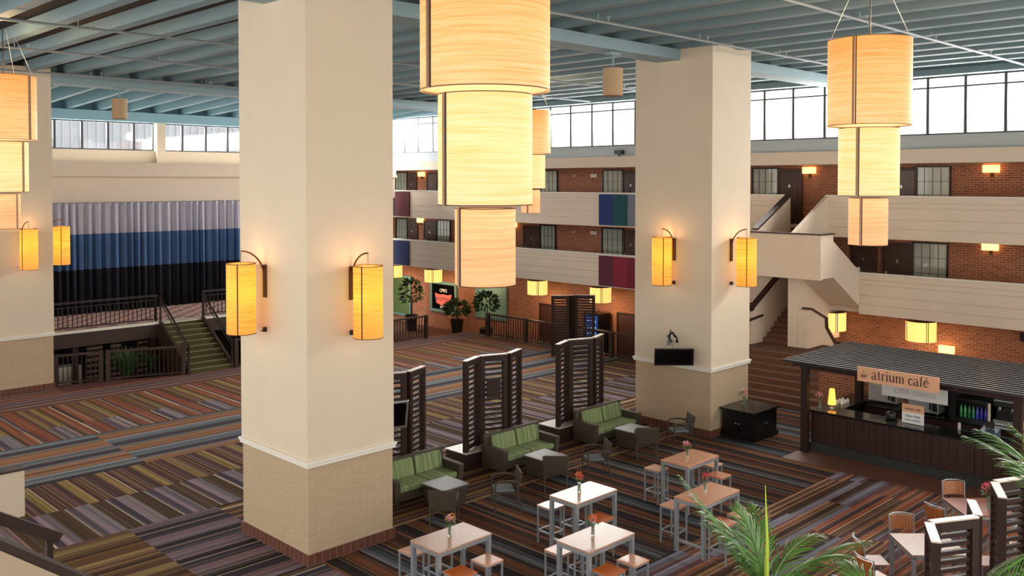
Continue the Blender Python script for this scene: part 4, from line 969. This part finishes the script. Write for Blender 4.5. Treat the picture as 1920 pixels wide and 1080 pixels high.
dchair(15.35,6.75,R(-25),'metal and teak chair close to the bottom palm leaves')
dchair(14.35,6.75,R(20),'chair with pale seat at the bottom edge of the picture')
dchair(17.45,5.65,R(135),'teak backed chair seen between the two near screens')
dchair(18.75,6.9,R(-20),'curved teak chair left of the cafe side dining table')
dchair(18.65,5.75,R(45),'teak chair in front of the cafe side dining table')
dchair(20.1,7.1,R(225),'teak chair behind the cafe side dining table')

# ------------------------------------------------------------ cafe
t=thing('cafe_counter','long dark wood cafe counter with black granite top','counter',(23.2,9.3,0))
m=MB(); m.box(23.0,23.15,6.75,11.9,.24,1.04)
for k in range(26): m.box(22.985,23.0,6.8+k*.196,6.8+k*.196+.185,.26,1.0)
m.build('front_panel',M_redwood,t,world=True)
for k in range(6):
    m=MB(); y=6.76+k*1.02; m.box(22.96,23.0,y,y+.05,.24,1.04); m.build('pilaster',M_redwood,t,world=True)
m=MB(); m.box(22.88,23.15,6.7,11.95,0,.24); m.build('kick_base',M_marble,t,world=True)
m=MB(); m.box(22.85,23.6,6.65,11.95,1.06,1.11); m.build('countertop',M_blackg,t,world=True,bevel=.008)
m=MB(); m.box(23.6,25.4,11.3,11.95,1.06,1.11); m.box(23.15,25.4,11.35,11.9,.0,1.06); m.build('side_counter',M_blackg,t,world=True)
t=thing('back_counter','dark back counter inside the cafe under the pergola','counter',(25.1,9,0))
m=MB(); m.box(24.8,25.5,6.4,11.3,0,.98); m.build('body',M_redwood,t,world=True); m=MB(); m.box(24.75,25.5,6.4,11.3,.98,1.02); m.build('top',M_blackg,t,world=True)
t=thing('cafe_back_panel','dark partition behind the cafe equipment','partition',(25.6,8.5,0)); m=MB(); m.box(25.52,25.68,6.6,10.0,0,2.15); m.build('panel',M_black,t,world=True)
m=MB(); m.box(25.9,26.1,10.4,13.2,0,1.6); S(m.build('wall_front',M_brick),'low brick wall behind the left of the cafe')
t=thing('cafe_pergola','dark slatted pergola roof over the cafe','pergola',(23.6,9.3,0))
for (x,y) in ((22.95,11.9),(22.95,6.7),(25.8,11.9),(25.8,6.4)):
    m=MB(); m.box(x-.09,x+.09,y-.09,y+.09,(0 if x<24 and False else 0),2.36) if not (x<24) else m.box(x-.28,x-.12,y-.02,y+.16,0,2.36); m.build('post',M_darkwood,t,world=True)
for x in (22.75,25.6):
    m=MB(); m.box(x-.06,x+.06,6.5,12.1,2.22,2.36); m.build('main_beam',M_darkwood,t,world=True)
for k in range(9):
    y=6.55+k*.68; m=MB(); m.box(22.15,25.9,y-.035,y+.035,2.36,2.46); m.build('rafter',M_darkwood,t,world=True)
M_slat=mat('pergola_slat',(38,36,40),.4,var=.1,vscale=5,coat=.3)
for k in range(18):
    x=22.1+k*.218; m=MB(); m.box(x,x+.075,6.3,12.3,2.46,2.52); m.build('slat',M_slat,t,world=True)
# sign with serif lettering
SGN=mat('sign_peach',(222,168,132),.55,var=.05,vscale=3)
t=thing('cafe_sign','peach sign board reading atrium café with a cup drawing','sign',(22.06,9.3,2.42))
m=MB(); m.box(22.05,22.09,8.26,10.22,2.27,2.63); m.build('board',SGN,t,world=True)
M_ink=mat('sign_ink',(58,34,40),.6)
def stroke(m,pts,ws,sc,ox,oz):
    # flat pen stroke in sign plane; pts in em units; horizontal axis u -> -Y
    n=len(pts); L=[];Rr=[]
    for i,(u,v) in enumerate(pts):
        a=pts[max(i-1,0)];b=pts[min(i+1,n-1)]; dx,dy=b[0]-a[0],b[1]-a[1]; l=math.hypot(dx,dy) or 1
        w=ws[i] if isinstance(ws,(list,tuple)) else ws
        L.append((u-dy/l*w/2,v+dx/l*w/2)); Rr.append((u+dy/l*w/2,v-dx/l*w/2))
    vs=[]
    for x in (22.046,22.04):
        for (u,v) in L+Rr: vs.append((x,ox-u*sc,oz+v*sc))
    fs=[]
    for i in range(n-1):
        fs.append((i,i+1,n+i+1,n+i)); o=2*n; fs.append((o+i,o+n+i,o+n+i+1,o+i+1))
    m.add(vs,fs)
def arc(cx,cy,rx,ry,a0,a1,n=14): return [(cx+rx*math.cos(R(a0+(a1-a0)*i/n)),cy+ry*math.sin(R(a0+(a1-a0)*i/n))) for i in range(n+1)]
def vary(n,lo,hi,ph=0): return [lo+(hi-lo)*abs(math.cos(math.pi*i/(n-1)+ph)) if False else lo+(hi-lo)*math.sin(math.pi*i/(n-1)) for i in range(n)]
TH,TN=.15,.06
def ser(u,v,w=.28): return ([(u-w/2,v),(u+w/2,v)],.05)
G={
'a':(.82,[([(.56,.75),(.56,.18),(.62,.05),(.74,.05)],TH),(arc(.33,.72,.23,.26,160,10),[.12]+[.07]*13+[.1]),(arc(.30,.25,.24,.23,70,330),vary(15,TN,.15)),([(.38,.47),(.56,.53)],TN)]),
't':(.58,[([(.25,1.2),(.25,.2),(.32,.06),(.46,.08)],TH*.95),([(.06,.93),(.5,.93)],TN)]),
'r':(.66,[([(.2,.92),(.2,0)],TH),ser(.2,.02),(arc(.45,.65,.24,.3,165,55),[.07]*12+[.14]*3),([(.04,.93),(.22,.93)],TN)]),
'i':(.42,[([(.2,.92),(.2,0)],TH),ser(.2,.02),([(.04,.93),(.22,.93)],TN),([(.2,1.2),(.2,1.36)],.15)]),
'u':(.94,[([(.2,.93),(.2,.3),(.26,.1),(.4,.04),(.56,.1),(.7,.3)],[TH,TH,TH,.1,.07,.06]),([(.72,.93),(.72,0)],TH),([(.04,.93),(.22,.93)],TN),([(.56,.93),(.74,.93)],TN),([(.72,.03),(.88,.03)],TN)]),
'm':(1.36,[([(.2,.92),(.2,0)],TH),ser(.2,.02),([(.04,.93),(.22,.93)],TN),(arc(.44,.62,.22,.3,160,0)+[(.66,0)],[.06]*7+[.1]*3+[TH]*6),ser(.66,.02),(arc(.9,.62,.22,.3,160,0)+[(1.12,0)],[.06]*7+[.1]*3+[TH]*6),ser(1.12,.02)]),
'c':(.76,[(arc(.42,.47,.3,.44,45,315),vary(15,.07,.16)),([(.6,.68),(.66,.78)],.13)]),
'f':(.52,[([(.22,.0),(.22,1.05)]+arc(.42,1.1,.2,.26,170,60),[TH]*2+[.12]*4+[.08]*8+[.12]*3),ser(.22,.02),([(.04,.93),(.46,.93)],TN)]),
'é':(.78,[(arc(.42,.47,.3,.44,5,320),vary(15,.07,.16)),([(.14,.52),(.71,.52)],TN),([(.4,1.1),(.58,1.38)],.1)]),
' ':(.42,[])}
m=MB(); u=0; sc=.17; 
for ch in 'atrium café':
    w,st=G[ch]
    for pts,ww in st:
        stroke(m,pts,ww,sc,9.86-u*sc,2.36)
    u+=w
m.build('lettering',M_ink,t,world=True)
m=MB()
stroke(m,arc(0,.4,.42,.4,180,360),.05,.165,10.06,2.38); stroke(m,[(-.42,.42),(.42,.42)],.05,.165,10.06,2.38); stroke(m,arc(.48,.3,.14,.14,100,-80),.04,.165,10.06,2.38); stroke(m,[(-.25,.2),(.25,.2)],.12,.165,10.06,2.38); stroke(m,[(.0,.62),(.08,.75),(-.04,.9),(.04,1.05)],.05,.165,10.06,2.38); stroke(m,[(-.5,-.05),(.5,-.05)],.04,.165,10.06,2.38)
m.build('cup_drawing',M_ink,t,world=True)
# white menu board below
t=thing('menu_board','white hanging menu board below the peach cafe sign','sign',(24.0,9.5,1.6))
m=MB(); m.box(24.0,24.03,8.78,10.45,1.56,1.95); m.build('board',mat('menu_white',(214,212,208),.4),t,world=True)
m=MB()
for y in (9.0,10.2): m.tube([(24.015,y,1.95),(24.015,y,2.36)],.008,5)
m.build('hangers',M_iron,t,world=True)
text('café menu',t,'lettering',.26,mat('menu_grey',(176,172,172),.5),facing_negX(23.998-24,9.6-9.5,1.75-1.6))
t=thing('counter_sign','small peach and white notice standing on the cafe counter','sign',(23.3,9.35,1.11))
m=MB(); m.box(23.29,23.31,9.08,9.62,1.12,1.4); m.build('white_card',mat('card_white',(232,230,226),.4),t,world=True)
m=MB(); m.box(23.289,23.311,9.08,9.62,1.4,1.6); m.build('peach_band',SGN,t,world=True)
m=MB(); m.box(23.28,23.34,9.1,9.6,1.11,1.12); m.build('stand',M_black,t,world=True)
text('atrium café',t,'lettering',.085,M_ink,facing_negX(-.012,0,.38)); text('Open Daily',t,'lettering',.08,mat('card_blue',(70,80,130),.5),facing_negX(-.012,0,.2)); text('6:30am-10:30am',t,'lettering',.06,MATS['card_blue'],facing_negX(-.012,0,.1))
# lamps
M_cone=mat('lamp_cone',(255,205,90),.5,emit=.8,ecol=(255,190,80))
def tlamp(x,y,lab):
    t=thing('table_lamp',lab,'lamp',(x,y,1.111))
    m=MB(); m.lathe([(.07,0),(.07,.015),(.012,.02),(.012,.12)],14); m.build('base',M_steel,t)
    m=MB(); m.lathe([(.11,.1),(.07,.52)],24,cap=False); m.lathe([(.065,.52),(.105,.1)],24,cap=False); m.build('lamp_shade',M_cone,t,smooth=True)
    m=MB(); m.lathe([(.02,.2),(.025,.3),(.01,.33)],10); m.build('bulb',M_inner,t)
tlamp(23.42,11.55,'glowing cone shaded table lamp at the left end of the cafe counter')
tlamp(23.35,6.78,'glowing cone shaded table lamp at the right end of the cafe counter')
vase(23.05,6.8,1.112,RED,LIL,'small vase of magenta flowers at the right end of the cafe counter',1.3)
# equipment
def microwave(y,z,lab,x=24.95):
    t=thing('microwave_oven',lab,'microwave',(x,y,z))
    m=MB(); m.box(0,.45,-.4,.4,0.03,.52); m.build('body',M_steel,t,bevel=.02)
    m=MB(); m.box(-.012,0,-.16,.36,.07,.48); m.build('door',mat('oven_glass',(150,148,150),.15),t)
    m=MB(); m.box(-.012,0,-.36,-.24,.1,.46); m.build('control_panel',M_black,t)
    m=MB(); m.box(-.05,-.012,-.21,-.18,.14,.42); m.build('handle',M_black,t)
    m=MB(); 
    for sy in (-.34,.34): m.box(.03,.07,sy-.02,sy+.02,0,.03); m.box(.38,.42,sy-.02,sy+.02,0,.03)
    m.build('feet',M_black,t)
microwave(10.85,1.10,'steel microwave oven at the left of the cafe back counter')
microwave(9.75,1.021,'steel microwave oven partly behind the white menu board')
m=MB(); m.box(24.9,25.45,10.4,11.28,1.02,1.1); tag(m.build('oven_shelf',M_black),'black shelf beneath the left microwave','shelf')
t=thing('bottle_cooler','small lit drinks cooler with green and blue bottles','cooler',(25.0,8.55,1.02))
m=MB(); m.box(.02,.42,-.42,.42,0,.06); m.box(.02,.42,-.42,.42,.5,.56); m.box(.4,.42,-.42,.42,.06,.5); m.box(.02,.4,-.42,-.39,.06,.5); m.box(.02,.4,.39,.42,.06,.5); m.build('case',M_black,t)
for i,c in enumerate([(40,120,60),(50,140,70),(30,100,60),(40,120,80),(60,70,170),(50,50,150),(70,60,160)]):
    t=thing('drink_bottle','small %s drink bottle in the cooler, number %d from left'%('green' if i<4 else 'blue',i+1),'bottle',(25.15,8.85-i*.1,1.081),group='bottles in the cafe cooler')
    t['label']='small %s drink bottle in the cooler behind the cafe counter'%('green' if i<4 else 'blue'); t['group']='green bottles in the cooler' if i<4 else 'blue bottles in the cooler'
    m=MB(); m.lathe([(.035,0),(.035,.2),(.014,.27),(.014,.31)],12); m.build('bottle',mat('bottle_%d'%i,c,.15,emit=.08,ecol=c),t,smooth=True)
t=thing('espresso_machine','chrome espresso machine on the cafe back counter','coffee machine',(25.05,7.75,1.02))
m=MB(); m.box(0,.4,-.3,.3,.0,.14); m.build('base',M_steel,t,bevel=.015)
m=MB(); m.box(.15,.4,-.28,.28,.14,.48); m.box(-.02,.4,-.3,.3,.48,.62); m.build('body',M_black,t,bevel=.02)
for y in (-.15,.15): m=MB(); m.tube([(.05,y,.5),(.05,y,.4)],.035,10); m.tube([(.05,y,.42),(-.1,y,.4)],.014,6); m.build('group_head',M_steel,t)
m=MB(); m.box(0,.4,-.28,.28,.62,.65); m.build('cup_tray',M_steel,t)
for i in range(2):
    t=thing('coffee_urn','black and steel coffee brewer on the back counter, '+('left' if i==0 else 'right')+' of the pair','coffee machine',(25.1,7.2-.4*i,1.021))
    m=MB(); m.box(-.1,.2,-.13,.13,0,.04); m.box(.05,.2,-.13,.13,.04,.62); m.box(-.12,.2,-.14,.14,.5,.68); m.build('body',M_black,t,bevel=.01)
    m=MB(); m.lathe([(.08,.05),(.09,.1),(.09,.36),(.05,.42)],16,(-.03,0)); m.build('flask',M_steel,t,smooth=True)
    m=MB(); m.box(-.13,-.12,-.05,.05,.54,.62); m.build('display',mat('lcd',(170,180,190),.3,emit=.2),t)
t=thing('cash_register','blue grey cash register on the cafe counter','cash register',(23.88,7.75,1.0))
m=MB(); m.hexa([(-.2,-.2,0),(.2,-.2,0),(.2,.2,0),(-.2,.2,0)],[(-.12,-.2,.14),(.2,-.2,.22),(.2,.2,.22),(-.12,.2,.14)]); m.build('body',mat('register_blue',(66,80,96),.35),t,bevel=.015)
m=MB(); m.box(0.02,.06,-.1,.1,.2,.36); m.build('display',M_black,t)
m=MB(); m.box(-.19,-.15,-.08,.08,.1,.13); m.build('receipt_slot',M_trimw,t)
t=thing('register_stand','dark shelf unit behind the cafe counter','shelf',(23.85,7.7,0)); m=MB(); m.box(-.12,.3,-.9,.9,.0,1.0); m.build('body',M_black,t)
for i,(x,y) in enumerate(((24.9,8.09),(23.75,8.4),(23.8,6.95))):
    t=thing('paper_cup_stack',['tall stack of white paper cups beside the espresso machine','stack of white paper cups left of the cash register','stack of white paper cups at the right of the cafe'][i],'cups',(x,y,1.021 if i==0 else 1.001))
    m=MB()
    for k in range(14 if i==0 else 6): m.lathe([(.03,k*.04),(.04,k*.04+.035)],12)
    m.build('cups',M_cream,t,smooth=False)
t=thing('cream_banner','pale draped cloth hanging at the right post of the cafe','cloth',(23.15,6.45,1.7))
m=MB(); m.hexa([(-.1,-.14,-.5),(.0,-.14,-.5),(.0,.14,-.5),(-.1,.14,-.5)],[(-.06,-.08,.3),(0,-.08,.3),(0,.08,.3),(-.06,.08,.3)]); m.build('cloth',M_cream,t,bevel=.02)
for i in range(6):
    t=thing('glass_jar','small white jar beside the sink at the left of the cafe','jar',(24.0+.17*(i%3),11.55+.14*(i//3),1.111),group='white jars on the cafe side counter')
    m=MB(); m.lathe([(.04,0),(.045,.06),(.03,.1)],12); m.build('jar',M_trimw,t,smooth=True)
t=thing('knock_box','round black container on the cafe counter by the small notice','container',(23.42,9.95,1.111)); m=MB(); m.lathe([(.13,0),(.15,.05),(.13,.16),(.06,.2)],18); m.build('bowl',M_black,t,smooth=True)
t=thing('wood_stand','reddish wooden stand at the right end of the cafe counter','stand',(22.5,6.35,0)); m=MB(); m.box(-.2,.3,-.35,.2,0,1.0); m.build('body',mat('red_oak',(130,62,48),.5,var=.15),t); m=MB(); m.box(-.22,.32,-.37,.22,1.0,1.04); m.build('top',mat('red_oak_top',(150,84,64),.3),t)
t=thing('wall_speaker','small black loudspeaker on the brick wall at far right','speaker',(33.9,9.9,2.0)); m=MB(); m.box(-.2,.0,-.12,.12,-.15,.12); m.build('cabinet',M_black,t,bevel=.01); m=MB(); m.box(0,.1,-.03,.03,-.02,.04); m.build('bracket',M_black,t)
t=thing('floodlight','small black floodlight on the right ledge beside the second column','spotlight',(32.15,25.9,8.3)); m=MB(); m.box(-.1,.1,-.2,.2,.1,.28); m.build('head',M_black,t); m=MB(); m.box(-.03,.03,-.03,.03,0,.1); m.build('stem',M_black,t)

# ------------------------------------------------------------ left foreground stair walls
t=thing('stair_wall','cream stair wall with dark cap at the bottom left corner','wall',(2.5,9.3,0),kind='structure')
m=MB(); m.prismY([(1.0,0),(5.2,0),(5.2,1.84),(1.0,5.03)],8.95,9.1); m.build('wall',mat('shaded_cream_plaster',(160,141,120),.85),t,world=True)  # cream wall in shade; the darkening is put into the plaster colour
m=MB(); m.beam((1.0,9.1,5.08),(5.2,9.1,1.89),.26,.07); m.build('cap',M_darkwood,t,world=True)
t=thing('stair_handrail','thick brown handrail on a post at the bottom left','handrail',(3.4,10,0))
m=MB(); m.beam((1.2,10.06,4.83),(3.31,10.06,3.5),.07,.11); m.build('rail',M_darkwood,t,world=True)
m=MB(); m.box(3.18,3.24,10.03,10.09,2.6,3.5); m.build('post',M_darkwood,t,world=True)
t=thing('stair_flight','hidden carpeted flight between the stair wall and the handrail','stairs',(3,9.6,0),kind='structure')
for i in range(12):
    m=MB(); x=2.2+.28*i; m.box(x,x+.28,9.1,10.2,0,max(.1,2.75-.2*i)); m.build('step',M_stairc,t,world=True)
m=MB(); m.box(4.4,6.35,21.4,21.6,0,1.0); t=thing('knee_wall','low cream wall end at the left edge on the carpet','wall',(5,21.5,0),kind='structure'); m.build('wall',M_plaster,t,world=True)
m=MB(); m.box(4.4,6.38,21.37,21.63,1.0,1.04); m.build('cap',M_railwood,t,world=True)

# ------------------------------------------------------------ palms
def frond(m,base,az,el,L,n,ll,droop,rnd,lw=.009,up=.6):
    p=Vector(base); pts=[]; e=el; ds=L/14
    for i in range(15):
        pts.append(p.copy()); d=Vector((math.cos(az)*math.cos(e),math.sin(az)*math.cos(e),math.sin(e))); p=p+d*ds; e-=droop/14*(1+i*.12)
    m.tube(pts,.012,5,.003)
    side=Vector((-math.sin(az),math.cos(az),0))
    for i in range(n):
        s=.2+.8*i/(n-1); k=s*14*.999; j=min(int(k),13); f=k-j; q=pts[j].lerp(pts[j+1],f); d=(pts[j+1]-pts[j]).normalized(); nn=side.cross(d).normalized()
        l=ll*(math.sin(math.pi*min(1,.18+s*.8))**.7)*rnd.uniform(.85,1.1)
        for sd in (-1,1):
            a=rnd.uniform(.5,.78)-.3*s
            dd=(side*sd*math.sin(a+.15)+d*math.cos(a)*1.1+nn*rnd.uniform(.1,.35)*up).normalized()
            b=[];w=lw*rnd.uniform(.8,1.2); qq=q.copy(); cur=dd.copy()
            wv=cur.cross(nn).normalized()
            vs=[];fs=[]
            for t_ in range(5):
                ww=w*[.5,1,.9,.6,.05][t_]
                vs+=[qq-wv*ww,qq+wv*ww]; qq=qq+cur*(l/4); cur=(cur+Vector((0,0,-.07-.07*t_-rnd.uniform(0,.06)))).normalized()
            for t_ in range(4): fs.append((2*t_,2*t_+1,2*t_+3,2*t_+2))
            m.add(vs,fs)
def palm(loc,h,fr,lab,seed,spear=True,pot=True):
    rnd=random.Random(seed); t=thing('areca_palm',lab,'palm',loc)
    m=MB(); m.lathe([(.28,0),(.34,.5),(.36,.55),(.31,.55),(.3,.5)],20); m.build('pot',M_pot,t,smooth=True)
    m=MB()
    for k in range(3): m.tube([(.06*math.cos(k*2),.06*math.sin(k*2),.5),(.04*math.cos(k*2+1),.04*math.sin(k*2+1),h)],.03,8,.02)
    m.build('trunk',M_stalk,t,smooth=True)
    for (az,el,L,ll,dr) in fr:
        m=MB(); frond(m,(0,0,h-.1),R(az),R(el),L,24,ll*1.12,R(dr),rnd); m.build('frond',M_palm,t)
    if spear:
        m=MB(); m.tube([(0,0,h-.2),(.0,0,h+.1),(.01,0,h+.5),(.0,.02,h+1.05)],.042,6,.003); m.build('spear_leaf',M_palmy,t)
# fronds: (azimuth, elevation, length, leaflet length, droop)
palm((8.0,4.6,0),3.2,[(136,60,1.5,.36,6),(126,66,1.2,.32,16),(148,72,1.1,.32,30),(110,76,1.05,.32,35),(45,78,1.05,.3,40),(-20,72,1.0,.3,50),(-42,48,1.2,.3,26),(-60,62,1.0,.3,40),(168,45,1.05,.34,60),(190,62,1.0,.34,80),(85,82,.95,.3,20)],'leafy green palm in front at the bottom of the picture',3)
palm((7.75,3.35,0),3.42,[(135,60,.7,.3,50),(165,50,.7,.3,70),(60,68,.8,.3,50),(20,60,.7,.3,60),(-40,55,.7,.3,60)],'second palm with tufted fronds at the bottom right of the picture',5,spear=False)
palm((8.95,2.3,0),4.2,[(120,72,1.2,.34,36),(95,78,1.15,.34,40),(135,-22,1.15,.36,26),(50,66,1.1,.34,60),(-45,60,1.0,.34,60),(130,-44,1.2,.36,18),(140,82,1.15,.34,26),(150,-38,1.3,.36,26)],'tall palm with long fronds at the right edge of the picture',9,spear=False)
